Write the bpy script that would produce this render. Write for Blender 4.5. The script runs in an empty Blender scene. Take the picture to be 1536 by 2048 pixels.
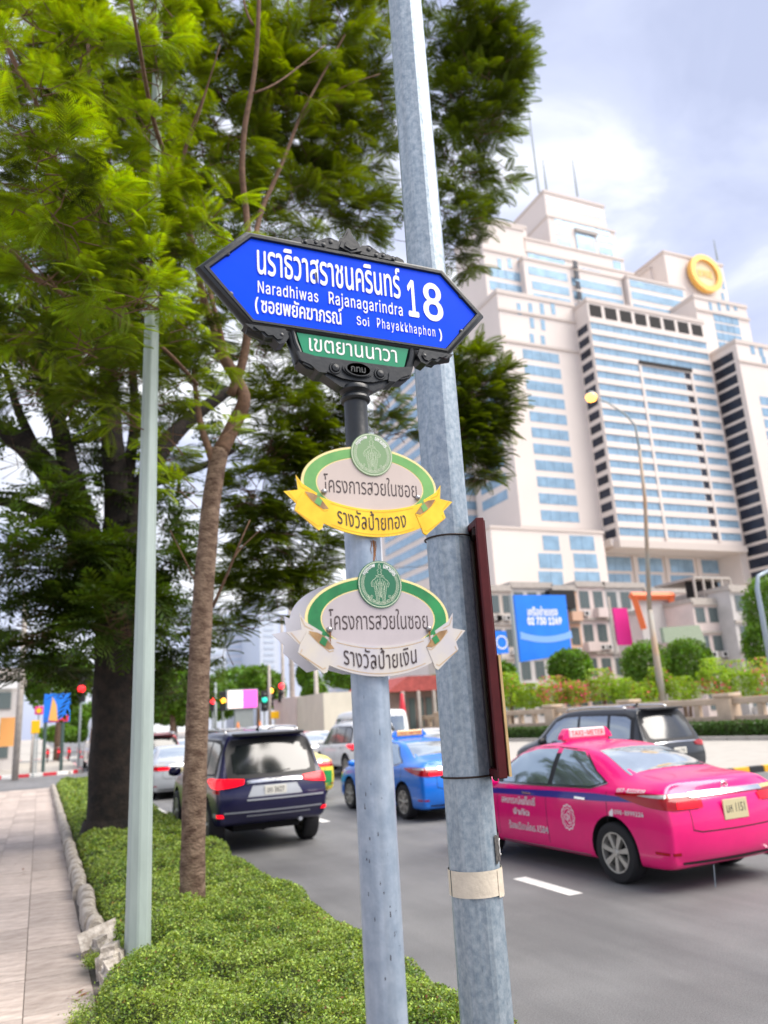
import bpy, bmesh, math, random, os
import numpy as np
from mathutils import Vector, Matrix
from mathutils.bvhtree import BVHTree
random.seed(7); rng=np.random.default_rng(11)
S=bpy.context.scene; C=S.collection
rad=math.radians
# ------------------------------------------------------------------ camera
F=1546.0; CX,CY=768.0,1024.0; CAM=np.array([0,0,1.9])
def nrm(v): v=np.array(v,float); return v/np.linalg.norm(v)
_up=nrm([426-CX,-4767-CY,F]); _rd=nrm([80-CX,1472-CY,F]); _rd=nrm(_rd-_rd.dot(_up)*_up)
RW=np.array([np.cross(_rd,_up),_rd,_up])       # camera axes -> world axes (road runs along +Y)
cd=bpy.data.cameras.new('camera'); cam=bpy.data.objects.new('camera',cd); C.objects.link(cam); S.camera=cam
cd.sensor_fit='VERTICAL'; cd.sensor_height=36; cd.lens=F/2048*36; cd.clip_start=.05; cd.clip_end=5000
_c=RW@np.array([[1,0,0],[0,-1,0],[0,0,-1]])
cam.matrix_world=Matrix([[*_c[0],0],[*_c[1],0],[*_c[2],CAM[2]],[0,0,0,1]])
cd.dof.use_dof=True; cd.dof.focus_distance=2.9; cd.dof.aperture_fstop=2.3
def ray(px,py): return nrm(RW@np.array([px-CX,py-CY,F]))
def at(px,py,ax,val):
    d=ray(px,py); t=(val-CAM[ax])/d[ax]; return CAM+d*t
def gnd(px,py,z=0): return at(px,py,2,z)
def dep(px,py,y): return at(px,py,1,y)
# ------------------------------------------------------------------ world, sun, exposure
SUN_EL,SUN_AZ=rad(56),rad(128)      # azimuth clockwise from +Y: behind the camera, to the right
W=bpy.data.worlds.new('World'); S.world=W; W.use_nodes=True
nt=W.node_tree; N=nt.nodes; Lk=nt.links
bg=N['Background']; sky=N.new('ShaderNodeTexSky'); sky.sky_type='NISHITA'; sky.sun_disc=False
sky.sun_elevation=SUN_EL; sky.sun_rotation=SUN_AZ; sky.air_density=1.2; sky.dust_density=1.5
tc=N.new('ShaderNodeTexCoord'); mp=N.new('ShaderNodeMapping'); mp.inputs['Scale'].default_value=(1.0,1.0,2.4); mp.inputs['Location'].default_value=(.35,.1,.2)
n1=N.new('ShaderNodeTexNoise'); n1.inputs['Scale'].default_value=2.6; n1.inputs['Detail'].default_value=7; n1.inputs['Roughness'].default_value=.5; n1.inputs['Distortion'].default_value=.5
rm=N.new('ShaderNodeValToRGB'); rm.color_ramp.elements[0].position=.33; rm.color_ramp.elements[0].color=(5.9,6.5,8.9,1); rm.color_ramp.elements[1].position=.62; rm.color_ramp.elements[1].color=(13.2,13.3,13.7,1)
e=rm.color_ramp.elements.new(.48); e.color=(7.7,8.3,10.8,1)
mx=N.new('ShaderNodeMixRGB'); mx.inputs[0].default_value=.86
Lk.new(tc.outputs['Generated'],mp.inputs[0]); Lk.new(mp.outputs[0],n1.inputs['Vector']); Lk.new(n1.outputs['Fac'],rm.inputs[0])
Lk.new(sky.outputs[0],mx.inputs[1]); Lk.new(rm.outputs[0],mx.inputs[2]); Lk.new(mx.outputs[0],bg.inputs[0]); bg.inputs[1].default_value=.074
sl=bpy.data.lights.new('sun','SUN'); sl.energy=4.0; sl.angle=rad(50); sl.color=(1,.93,.84)
so=bpy.data.objects.new('sun',sl); C.objects.link(so)
so.rotation_euler=Vector((-math.sin(SUN_AZ)*math.cos(SUN_EL),-math.cos(SUN_AZ)*math.cos(SUN_EL),-math.sin(SUN_EL))).to_track_quat('-Z','Y').to_euler()
vs=S.view_settings; vs.view_transform='Standard'; vs.look='None'; vs.gamma=1; vs.use_curve_mapping=False; vs.exposure=.58
S.cycles.max_bounces=6; S.cycles.transparent_max_bounces=8; S.cycles.use_denoising=True
# ------------------------------------------------------------------ helpers
def link(o,parent=None):
    C.objects.link(o)
    if parent is not None: o.parent=parent
    return o
def props(o,label=None,cat=None,group=None,kind=None):
    if label: o['label']=label
    if cat: o['category']=cat
    if group: o['group']=group
    if kind: o['kind']=kind
    return o
def thing(name,label,cat,loc=(0,0,0),rz=0,group=None):
    o=bpy.data.objects.new(name,None); o.empty_display_size=.3; C.objects.link(o); o.location=loc; o.rotation_euler=(0,0,rz)
    return props(o,label,cat,group)
def copy_tree(o,parent=None,fn=None):
    c=o.copy(); C.objects.link(c); c.parent=parent
    if fn: fn(c)
    for ch in list(o.children): copy_tree(ch,c,fn)
    return c
class MB:
    def __init__(s): s.v=[]; s.f=[]; s.m=[]; s.n=0
    def add(s,v,f,m=0):
        v=np.asarray(v,float).reshape(-1,3); s.v.append(v); n=s.n
        for q in f: s.f.append(tuple(i+n for i in q)); s.m.append(m)
        s.n+=len(v); return s
    def box(s,a,b,m=0,rot=None,c=None):
        (x0,y0,z0),(x1,y1,z1)=a,b
        v=np.array([(x0,y0,z0),(x1,y0,z0),(x1,y1,z0),(x0,y1,z0),(x0,y0,z1),(x1,y0,z1),(x1,y1,z1),(x0,y1,z1)],float)
        if rot is not None:
            cc=v.mean(0) if c is None else np.array(c); v=(v-cc)@np.array(rot).T+cc
        return s.add(v,[(0,3,2,1),(4,5,6,7),(0,1,5,4),(1,2,6,5),(2,3,7,6),(3,0,4,7)],m)
    def tube(s,pts,r,n=8,m=0,cap=True,jit=0):
        pts=[np.array(p,float) for p in pts]; k=len(pts); rr=r if hasattr(r,'__len__') else [r]*k
        V=[]; t0=None
        for i,p in enumerate(pts):
            t=nrm(pts[min(i+1,k-1)]-pts[max(i-1,0)])
            if t0 is None:
                a=np.array([1,0,0]) if abs(t[0])<.8 else np.array([0,1,0]); u=nrm(np.cross(t,a))
            else: u=nrm(u-u.dot(t)*t)
            t0=t; w=np.cross(t,u)
            for j in range(n):
                an=2*math.pi*j/n; q=rr[i]*(1+(random.uniform(-jit,jit) if jit else 0)); V.append(p+u*math.cos(an)*q+w*math.sin(an)*q)
        f=[(i*n+j,i*n+(j+1)%n,(i+1)*n+(j+1)%n,(i+1)*n+j) for i in range(k-1) for j in range(n)]
        if cap: f+= [tuple(range(n-1,-1,-1)),tuple((k-1)*n+j for j in range(n))]
        return s.add(V,f,m)
    def lathe(s,prof,c=(0,0,0),axis=2,n=24,m=0,cap=False):
        V=[]
        for (r,h) in prof:
            for j in range(n):
                a=2*math.pi*j/n; p=[r*math.cos(a),r*math.sin(a),h]
                if axis==0: p=[p[2],p[0],p[1]]
                elif axis==1: p=[p[1],p[2],p[0]]
                V.append(np.array(p)+np.array(c))
        k=len(prof); f=[(i*n+j,i*n+(j+1)%n,(i+1)*n+(j+1)%n,(i+1)*n+j) for i in range(k-1) for j in range(n)]
        if cap: f+=[tuple(range(n-1,-1,-1)),tuple((k-1)*n+j for j in range(n))]
        return s.add(V,f,m)
    def prism(s,poly,d0,d1,plane='xz',m=0,ms=None):
        # polygon in a plane extruded between two depths; 'xz' = depth along Y, 'xy' = depth along Z, 'yz' = depth along X
        def mk(a,b,d): return (a,d,b) if plane=='xz' else (a,b,d) if plane=='xy' else (d,a,b)
        n=len(poly); V=[mk(a,b,d0) for a,b in poly]+[mk(a,b,d1) for a,b in poly]
        s.add(V,[tuple(range(n)),tuple(range(2*n-1,n-1,-1))],m)
        s.add(V,[(j,(j+1)%n,n+(j+1)%n,n+j) for j in range(n)],m if ms is None else ms); return s
    def build(s,name,mats,parent=None,smooth=False,bevel=0,fix=True,loc=None,auto=None):
        me=bpy.data.meshes.new(name)
        V=np.concatenate(s.v) if s.v else np.zeros((0,3))
        if loc is not None: V=V-np.array(loc)
        me.from_pydata(V.tolist(),[],s.f)
        if not isinstance(mats,(list,tuple)): mats=[mats]
        for x in mats: me.materials.append(x)
        me.polygons.foreach_set('material_index',s.m)
        if fix:
            bm=bmesh.new(); bm.from_mesh(me); bmesh.ops.recalc_face_normals(bm,faces=bm.faces[:])
            if bevel: bmesh.ops.bevel(bm,geom=bm.edges[:],offset=bevel,segments=1,affect='EDGES')
            bm.to_mesh(me); bm.free()
        if smooth: me.polygons.foreach_set('use_smooth',[True]*len(me.polygons))
        if auto: 
            try: me.set_sharp_from_angle(angle=rad(auto))
            except Exception: pass
        me.update(); o=bpy.data.objects.new(name,me)
        if loc is not None: o.location=loc
        return link(o,parent)
def big_mesh(name,V,T,mat,parent=None,mi=None,quads=False):
    me=bpy.data.meshes.new(name); k=T.shape[1]
    me.vertices.add(len(V)); me.vertices.foreach_set('co',np.asarray(V,np.float32).ravel())
    me.loops.add(T.size); me.loops.foreach_set('vertex_index',T.astype(np.int32).ravel())
    me.polygons.add(len(T)); me.polygons.foreach_set('loop_start',np.arange(0,T.size,k,dtype=np.int32)); me.polygons.foreach_set('loop_total',np.full(len(T),k,np.int32))
    for x in (mat if isinstance(mat,(list,tuple)) else [mat]): me.materials.append(x)
    if mi is not None: me.polygons.foreach_set('material_index',mi.astype(np.int32))
    me.update(calc_edges=True); o=bpy.data.objects.new(name,me); return link(o,parent)
# ------------------------------------------------------------------ materials
def mat(name,col,rough=.6,metal=0,spec=.5,coat=0,var=0,scale=8,bump=0,bscale=60,emit=None,es=0,trans=0,stretch=None,col2=None,island=0,crough=.05,detail=5,lo=.35,hi=.65,obj=False):
    m=bpy.data.materials.new(name); m.use_nodes=True; t=m.node_tree; n=t.nodes; b=n['Principled BSDF']; L=t.links
    b.inputs['Roughness'].default_value=rough; b.inputs['Metallic'].default_value=metal; b.inputs['Specular IOR Level'].default_value=spec
    b.inputs['Coat Weight'].default_value=coat; b.inputs['Coat Roughness'].default_value=crough
    b.inputs['Base Color'].default_value=(*col,1)
    if emit: b.inputs['Emission Color'].default_value=(*emit,1); b.inputs['Emission Strength'].default_value=es
    tcn=n.new('ShaderNodeTexCoord'); mpn=n.new('ShaderNodeMapping'); L.new(tcn.outputs['Object'],mpn.inputs[0])
    if stretch: mpn.inputs['Scale'].default_value=stretch
    out=None
    if var or col2:
        nz=n.new('ShaderNodeTexNoise'); nz.inputs['Scale'].default_value=scale; nz.inputs['Detail'].default_value=detail; nz.inputs['Roughness'].default_value=.6; L.new(mpn.outputs[0],nz.inputs['Vector'])
        r=n.new('ShaderNodeValToRGB'); r.color_ramp.elements[0].position=lo; r.color_ramp.elements[1].position=hi
        c2=col2 if col2 else tuple(min(1,c*(1+var)) for c in col); c1=col if col2 else tuple(c*(1-var) for c in col)
        r.color_ramp.elements[0].color=(*c1,1); r.color_ramp.elements[1].color=(*c2,1); L.new(nz.outputs['Fac'],r.inputs[0]); out=r.outputs[0]
    if island:
        g=n.new('ShaderNodeNewGeometry'); h=n.new('ShaderNodeHueSaturation'); mr=n.new('ShaderNodeMapRange'); mr.inputs[3].default_value=1-island; mr.inputs[4].default_value=1+island
        L.new(g.outputs['Random Per Island'],mr.inputs[0]); L.new(mr.outputs[0],h.inputs['Value'])
        mh=n.new('ShaderNodeMapRange'); mh.inputs[3].default_value=.485; mh.inputs[4].default_value=.515; L.new(g.outputs['Random Per Island'],mh.inputs[0]); L.new(mh.outputs[0],h.inputs['Hue'])
        if out: L.new(out,h.inputs['Color'])
        else: h.inputs['Color'].default_value=(*col,1)
        out=h.outputs[0]
    if obj:
        oi=n.new('ShaderNodeObjectInfo'); h=n.new('ShaderNodeHueSaturation'); mr=n.new('ShaderNodeMapRange'); mr.inputs[3].default_value=1-obj; mr.inputs[4].default_value=1+obj
        L.new(oi.outputs['Random'],mr.inputs[0]); L.new(mr.outputs[0],h.inputs['Value'])
        if out: L.new(out,h.inputs['Color'])
        else: h.inputs['Color'].default_value=(*col,1)
        out=h.outputs[0]
    if out: L.new(out,b.inputs['Base Color'])
    if bump:
        nb=n.new('ShaderNodeTexNoise'); nb.inputs['Scale'].default_value=bscale; nb.inputs['Detail'].default_value=6; L.new(mpn.outputs[0],nb.inputs['Vector'])
        bp=n.new('ShaderNodeBump'); bp.inputs['Strength'].default_value=bump; bp.inputs['Distance'].default_value=.02; L.new(nb.outputs['Fac'],bp.inputs['Height']); L.new(bp.outputs[0],b.inputs['Normal'])
    if trans:
        tr=n.new('ShaderNodeBsdfTranslucent'); ms=n.new('ShaderNodeMixShader'); ms.inputs[0].default_value=trans
        hs=n.new('ShaderNodeHueSaturation'); hs.inputs['Value'].default_value=1.9; hs.inputs['Saturation'].default_value=1.15; hs.inputs['Hue'].default_value=.485
        if out: L.new(out,hs.inputs['Color'])
        else: hs.inputs['Color'].default_value=(*col,1)
        L.new(hs.outputs[0],tr.inputs['Color']); L.new(b.outputs[0],ms.inputs[1]); L.new(tr.outputs[0],ms.inputs[2]); L.new(ms.outputs[0],n['Material Output'].inputs['Surface'])
    return m
M={}
M['asphalt']=mat('asphalt',(.150,.150,.152),.6,spec=.5,col2=(.200,.199,.198),scale=1.1,stretch=(2.2,.22,1),bump=.45,bscale=240,lo=.3,hi=.7)
def aggregate(m):
    t=m.node_tree; n=t.nodes; L=t.links; p=n['Principled BSDF']; src=p.inputs['Base Color'].links[0].from_socket
    tc=n.new('ShaderNodeTexCoord'); nz=n.new('ShaderNodeTexNoise'); nz.inputs['Scale'].default_value=90; nz.inputs['Detail'].default_value=3; L.new(tc.outputs['Object'],nz.inputs['Vector'])
    mr=n.new('ShaderNodeMapRange'); mr.inputs[1].default_value=.3; mr.inputs[2].default_value=.7; mr.inputs[3].default_value=.72; mr.inputs[4].default_value=1.28; L.new(nz.outputs['Fac'],mr.inputs[0])
    n2=n.new('ShaderNodeTexNoise'); n2.inputs['Scale'].default_value=.55; n2.inputs['Detail'].default_value=6; L.new(tc.outputs['Object'],n2.inputs['Vector'])
    m2=n.new('ShaderNodeMapRange'); m2.inputs[1].default_value=.35; m2.inputs[2].default_value=.6; m2.inputs[3].default_value=.72; m2.inputs[4].default_value=1.05; L.new(n2.outputs['Fac'],m2.inputs[0])
    mm=n.new('ShaderNodeMath'); mm.operation='MULTIPLY'; L.new(mr.outputs[0],mm.inputs[0]); L.new(m2.outputs[0],mm.inputs[1])
    h=n.new('ShaderNodeHueSaturation'); L.new(src,h.inputs['Color']); L.new(mm.outputs[0],h.inputs['Value']); L.new(h.outputs[0],p.inputs['Base Color'])
aggregate(M['asphalt'])
M['paver']=mat('paver',(.34,.275,.235),.7,col2=(.52,.44,.385),scale=4,stretch=(1,2.6,1),bump=1.0,bscale=17,obj=.16)
M['joint']=mat('joint_sand',(.13,.11,.095),.9,var=.2,scale=20)
M['kerb']=mat('kerb_concrete',(.24,.205,.165),.85,col2=(.52,.47,.41),scale=14,bump=.7,bscale=50,obj=.1)
M['concrete']=mat('concrete',(.42,.38,.34),.8,var=.15,scale=4,bump=.3,bscale=30)
M['median_top']=mat('median_paving',(.40,.375,.335),.75,var=.08,scale=2,bump=.2,bscale=30)
M['soil']=mat('soil',(.05,.04,.028),.95,var=.4,scale=12,bump=.8,bscale=30)
M['white_paint']=mat('white_road_paint',(.74,.73,.70),.6,var=.12,scale=12)
M['red_paint']=mat('red_kerb_paint',(.62,.03,.05),.6,var=.15,scale=8)
M['yellow_paint']=mat('yellow_kerb_paint',(.80,.42,.02),.6,var=.12,scale=8)
M['black_paint']=mat('black_kerb_paint',(.02,.022,.025),.6)
def galv(name,a,b,sc):
    m=mat(name,a,.42,metal=.35,spec=.5,col2=b,scale=sc,stretch=(1,1,.8),bump=.06,bscale=140,detail=8,lo=.3,hi=.72)
    t=m.node_tree; n=t.nodes; L=t.links; p=n['Principled BSDF']
    tc=n.new('ShaderNodeTexCoord'); mp=n.new('ShaderNodeMapping'); mp.inputs['Scale'].default_value=(1,1,.03); nz=n.new('ShaderNodeTexNoise'); nz.inputs['Scale'].default_value=55; nz.inputs['Detail'].default_value=4
    L.new(tc.outputs['Object'],mp.inputs[0]); L.new(mp.outputs[0],nz.inputs['Vector'])
    mr=n.new('ShaderNodeMapRange'); mr.inputs[1].default_value=.35; mr.inputs[2].default_value=.7; mr.inputs[3].default_value=.90; mr.inputs[4].default_value=1.07; L.new(nz.outputs['Fac'],mr.inputs[0])
    h=n.new('ShaderNodeHueSaturation'); src=p.inputs['Base Color'].links[0].from_socket; L.new(src,h.inputs['Color']); L.new(mr.outputs[0],h.inputs['Value']); 
    # small dark pits and scratches
    vo=n.new('ShaderNodeTexVoronoi'); vo.inputs['Scale'].default_value=38; mp2=n.new('ShaderNodeMapping'); mp2.inputs['Scale'].default_value=(1,1,.22); L.new(tc.outputs['Object'],mp2.inputs[0]); L.new(mp2.outputs[0],vo.inputs['Vector'])
    lt=n.new('ShaderNodeMapRange'); lt.inputs[1].default_value=.03; lt.inputs[2].default_value=.07; lt.inputs[3].default_value=.35; lt.inputs[4].default_value=1; L.new(vo.outputs['Distance'],lt.inputs[0])
    mu=n.new('ShaderNodeMixRGB'); mu.blend_type='MULTIPLY'; mu.inputs[0].default_value=.7; L.new(h.outputs[0],mu.inputs[1]); L.new(lt.outputs[0],mu.inputs[2]); L.new(mu.outputs[0],p.inputs['Base Color'])
    return m
M['galv']=galv('galvanised_steel',(.20,.265,.325),(.42,.48,.53),46)
M['galv_post']=galv('galvanised_post',(.25,.32,.41),(.44,.51,.60),18)
M['pole_green']=mat('pale_green_painted_steel',(.36,.43,.40),.5,metal=.1,var=.09,scale=7,stretch=(1,1,.2),bump=.05)
M['far_pole']=mat('far_pole_steel',(.30,.34,.34),.5,var=.08)
M['lamp_pole']=mat('rusty_lamp_pole',(.38,.24,.14),.6,col2=(.30,.30,.27),scale=.6)
M['cast']=mat('black_cast_aluminium',(.010,.013,.016),.38,spec=.5,var=.2,scale=20,bump=.05,bscale=60)
M['sign_blue']=mat('blue_reflective_sheet',(.0,.065,.88),.35,spec=.10,coat=0,var=.06,scale=3,bump=.04,bscale=9)
M['sign_green']=mat('green_reflective_sheet',(.015,.26,.12),.2,coat=.5,var=.08,scale=10)
M['letters']=mat('white_letter_film',(.86,.86,.84),.35,spec=.4)
M['darktext']=mat('dark_brown_print',(.045,.028,.028),.5)
M['gold_sheet']=mat('gold_print',(.88,.50,.01),.3,coat=.3,col2=(.95,.66,.03),scale=9)
M['gold_dark']=mat('gold_fold_print',(.80,.36,.01),.35)
M['fold']=mat('brown_fold_print',(.22,.12,.05),.45,col2=(.45,.28,.12),scale=20)
M['plaque_rim']=mat('cream_print',(.85,.70,.32),.35)
M['plaque_pink']=mat('pale_pink_print',(.56,.47,.42),.35,coat=.3,var=.04,scale=7)
M['plaque_grey']=mat('silver_print',(.47,.42,.43),.35,coat=.3,var=.05,scale=6)
M['silver_rib']=mat('silver_ribbon_print',(.60,.55,.47),.35,coat=.3,col2=(.50,.48,.52),scale=8)
M['silver_edge']=mat('bronze_line_print',(.50,.33,.16),.4)
M['green_ring']=mat('faded_green_print',(.12,.34,.09),.35,coat=.3,col2=(.19,.44,.12),scale=9)
M['green_ring2']=mat('deep_green_print',(.008,.15,.04),.3,coat=.4,col2=(.02,.27,.07),scale=9)
M['seal_pale']=mat('pale_green_seal',(.20,.32,.16),.4)
M['seal_deep']=mat('deep_green_seal',(.02,.15,.075),.4)
M['seal_line']=mat('seal_line_print',(.60,.66,.50),.45)
M['plate_back']=mat('sign_back_sheet',(.66,.66,.74),.5,var=.05)
M['bolt']=mat('steel_bolt',(.35,.34,.34),.3,metal=.9)
M['rust']=mat('rust_stain',(.22,.09,.03),.8,var=.3,scale=60)
M['brown']=mat('maroon_enamel',(.075,.008,.010),.5,spec=.25,coat=0,var=.2,scale=9)
M['strap']=mat('dark_steel_strap',(.03,.018,.014),.5,metal=.3)
M['wood_edge']=mat('yellowed_board_edge',(.55,.38,.17),.7,var=.1,scale=14)
M['tape']=mat('cream_masking_tape',(.66,.58,.46),.55,var=.06,scale=20,bump=.2,bscale=30)
M['sticker']=mat('black_sticker',(.02,.02,.02),.5,col2=(.12,.11,.10),scale=90)
M['bark']=mat('brown_bark',(.075,.04,.025),.9,col2=(.24,.165,.115),scale=9,stretch=(1,1,1.8),bump=1.0,bscale=34)
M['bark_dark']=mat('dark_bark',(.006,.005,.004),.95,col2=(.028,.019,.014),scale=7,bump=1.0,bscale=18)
M['twig']=mat('branch_bark',(.135,.075,.045),.85,var=.3,scale=18)
M['frond']=mat('feathery_green_leaf',(.095,.140,.004),.5,spec=.3,trans=.40,island=.2,var=.65,scale=1.7,detail=3)
M['frond_sunlit']=mat('sunlit_feathery_leaf',(.125,.190,.006),.5,spec=.3,trans=.44,island=.2,var=.85,scale=1.5,detail=3)  # sunlit patches of the near foliage painted into a brighter leaf colour
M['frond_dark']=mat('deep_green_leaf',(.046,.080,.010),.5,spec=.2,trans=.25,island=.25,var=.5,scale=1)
M['cover_leaf']=mat('ground_cover_leaf',(.075,.145,.018),.42,spec=.4,trans=.25,island=.6,col2=(.215,.29,.05),scale=3.5)
M['cover_leaf2']=mat('ground_cover_young_leaf',(.38,.48,.09),.42,spec=.4,trans=.3,island=.3)
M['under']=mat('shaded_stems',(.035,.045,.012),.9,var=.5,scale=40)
M['bush']=mat('shrub_leaf',(.10,.20,.015),.5,trans=.3,island=.4,var=.3,scale=1.2)
M['bush_light']=mat('light_shrub_leaf',(.24,.36,.03),.5,trans=.35,island=.35,var=.3,scale=.8)
M['hedge']=mat('clipped_hedge_leaf',(.05,.11,.012),.6,trans=.2,island=.35)
M['flower']=mat('pink_bougainvillea_bract',(.75,.05,.16),.6,trans=.3,island=.3)
M['rubber']=mat('tyre_rubber',(.012,.012,.014),.75)
M['rim']=mat('alloy_rim',(.52,.50,.46),.35,metal=.7)
M['dark']=mat('black_trim',(.008,.008,.009),.5)
M['chrome']=mat('chrome',(.75,.75,.76),.12,metal=1)
M['glass']=mat('tinted_car_glass',(.02,.028,.032),.04,spec=.9,coat=1,crough=.02)
def metalglass(name,c,s):  # reflective coated glass
    m=mat(name,c,.05,metal=s,spec=1,coat=1,crough=.02); return m
M['glass_pale']=metalglass('pale_car_glass',(.42,.52,.55),.8)
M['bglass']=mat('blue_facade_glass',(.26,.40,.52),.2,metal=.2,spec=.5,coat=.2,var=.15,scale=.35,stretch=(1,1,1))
M['bglass_shaded']=mat('shaded_facade_glass',(.022,.028,.045),.25,spec=.35,var=.4,scale=.1)  # darker copy of the facade glass, shade of recessed flank windows in its colour
M['tail']=mat('lit_red_lamp',(.6,.0,.005),.2,spec=.3,coat=.3,emit=(1,.005,.02),es=1.0)
M['tail_off']=mat('red_lamp_lens',(.22,.0,.003),.15,spec=.3,coat=.3,emit=(1,.0,.01),es=.06)
M['amber']=mat('amber_lamp_lens',(.8,.45,.15),.2,coat=1)
M['plate']=mat('number_plate',(.60,.52,.30),.5)
M['plate_w']=mat('white_number_plate',(.72,.70,.62),.5)
M['ink']=mat('plate_ink',(.04,.04,.04),.6)
M['facade']=mat('cream_tower_cladding',(.70,.625,.57),.7,var=.05,scale=.03)
M['facade_trim']=mat('tower_ledge',(.58,.51,.46),.7)
M['void']=mat('dark_opening',(.015,.013,.013),.8)
# ================================================================== GROUND, ROADS, PAVEMENT
def slab(name,poly,z,m,z0=None,label=None):
    mb=MB(); mb.prism(poly,z,(z-.3 if z0 is None else z0),'xy'); return props(mb.build(name,m),kind='structure')
slab('ground',[(-900,-60),(1500,-60),(1500,2500),(-900,2500)],-.06,M['concrete'])
slab('road',[(2.3,-20),(62,-20),(62,13.9),(62,15.8),(17,15.8),(17,160),(2.3,160),(2.3,46.4),(-40,46.4),(-40,32.4),(2.3,32.4)],0,M['asphalt'],-.05)
slab('far_road',[(2.3,160.01),(45,160.01),(45,800),(2.3,800)],0,M['asphalt'],-.05)
slab('verge',[(.6,-3),(2.42,-3),(2.42,31.8),(.6,31.8)],.19,M['soil'],-.04)
slab('pavement_bed',[(-9,-3),(.6,-3),(.6,32.3),(-9,32.3)],.142,M['joint'],-.04)
slab('far_pavement',[(-30,46.7),(1.6,46.7),(2.2,48),(2.25,400),(-30,400)],.14,M['median_top'],-.04)
# pavers: one mesh shared, every slab its own object
pv=thing('pavement','stamped beige slab pavement running beside the planted strip','pavement'); pv['kind']='structure'; del pv['category']
pmesh=[]
for k in range(3):
    mb=MB(); bm=None
    w,l=.444,.892; nx,ny=2,10
    xs=np.linspace(-w/2,w/2,nx+1); ys=np.linspace(-l/2,l/2,ny+1)
    V=[(x,y,(0.006*rng.random() if 0<j<ny else 0)) for j,y in enumerate(ys) for x in xs]
    V=[(x,y,z) for x,y,z in V]; n=nx+1
    f=[(j*n+i,j*n+i+1,(j+1)*n+i+1,(j+1)*n+i) for j in range(ny) for i in range(nx)]
    mb.add(V,f); mb.add([(-w/2,-l/2,0),(w/2,-l/2,0),(w/2,l/2,0),(-w/2,l/2,0),(-w/2,-l/2,-.03),(w/2,-l/2,-.03),(w/2,l/2,-.03),(-w/2,l/2,-.03)],[(0,1,5,4),(1,2,6,5),(2,3,7,6),(3,0,4,7)])
    o=mb.build('paver',M['paver']); pmesh.append(o.data); bpy.data.objects.remove(o)
nrow=0
for i in range(8):
    for j in range(-5,29):
        y=7.13-.45+.9*j
        if i>3 and j<0: continue
        o=bpy.data.objects.new('paver',pmesh[random.randrange(3)]); o.location=(-.235-.45*i+.45,y,.15+random.uniform(-.0025,.0025)); o.rotation_euler=(random.uniform(-.003,.003),random.uniform(-.003,.003),(0 if random.random()<.5 else math.pi)); link(o,pv)
# half-round concrete edging along the verge
eg=thing('edging','rounded pale concrete edging stones between the pavement and the planting','edging'); eg['kind']='structure'; del eg['category']
def edging_mesh(seed):
    r=random.Random(seed); mb=MB(); L=.40; prof=[]
    for a in range(0,181,20): prof.append((-.075*math.cos(rad(a)),.10+.075*math.sin(rad(a))))
    prof=[(-.075,-.05)]+prof+[(.075,-.05)]
    V=[]; ks=5
    for k in range(ks):
        s=1-.10*(k in(0,ks-1))
        for x,z in prof: V.append((x*s+r.uniform(-.003,.003),-L/2+L*k/(ks-1),z*s+r.uniform(-.004,.004)))
    n=len(prof); f=[(k*n+i,k*n+i+1,(k+1)*n+i+1,(k+1)*n+i) for k in range(ks-1) for i in range(n-1)]; f+=[tuple(range(n)),tuple(reversed(range((ks-1)*n,ks*n)))]
    o=mb.add(V,f).build('edging_stone',M['kerb'],smooth=True,auto=40); me=o.data; bpy.data.objects.remove(o); return me
ems=[edging_mesh(k) for k in range(5)]
y=8.15
while y<31.6:
    o=bpy.data.objects.new('edging_stone',random.choice(ems)); o.location=(.515+random.uniform(-.012,.012)+(.02 if y<10 else 0),y,.15); o.rotation_euler=(random.uniform(-.04,.04),random.uniform(-.08,.08),random.uniform(-.05,.05)); link(o,eg); y+=.415
# broken edging near the pale pole
def lump(name,c,s,rot,label,cat,m,seed,group=None,bev=.02):
    r=random.Random(seed); bm=bmesh.new(); bmesh.ops.create_cube(bm,size=1); bmesh.ops.bevel(bm,geom=bm.edges[:],offset=.22,segments=3,affect='EDGES')
    for v in bm.verts: v.co=Vector((v.co.x*s[0]*(1+r.uniform(-.07,.07)),v.co.y*s[1]*(1+r.uniform(-.07,.07)),v.co.z*s[2]*(1+r.uniform(-.07,.07))))
    me=bpy.data.meshes.new(name); bm.to_mesh(me); bm.free(); me.materials.append(m); me.polygons.foreach_set('use_smooth',[True]*len(me.polygons)); me.set_sharp_from_angle(angle=rad(35))
    o=bpy.data.objects.new(name,me); o.location=c; o.rotation_euler=rot; link(o); props(o,label,cat,group); return o
q=gnd(198,1838,.26); mb=MB(); mb.prism([(-.17,-.10),(.12,-.13),(.19,.10),(-.13,.12)],-.025,.025,'xy'); o=mb.build('broken_slab',M['kerb'],bevel=.006); o.location=(.53,7.55,.27); o.rotation_euler=(rad(24),rad(-16),rad(12)); props(o,'tilted flat broken concrete slab leaning beside the pale green pole','slab')
for (y,x,s,rz,lb,sd) in [(7.16,.54,(.15,.26,.25),.2,'rounded chunk of edging just in front of the tilted slab',1),(6.78,.58,(.19,.30,.27),-.3,'largest broken edging stone, dented on top, left of the pale pole',2),(6.30,.555,(.16,.34,.25),.1,'lowest upright edging stone where the creeping leaves begin',3)]:
    lump('broken_edging_stone',(x,y,.24),s,(random.uniform(-.15,.15),random.uniform(-.25,.1),rz),lb,'stone',M['kerb'],sd,'broken edging stones by the pale pole')
lump('loose_stone',(.71,5.22,.27),(.20,.16,.12),(0,0,.4),'small pale stone lying in the leaves at the bottom edge','stone',M['kerb'],9)
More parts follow.
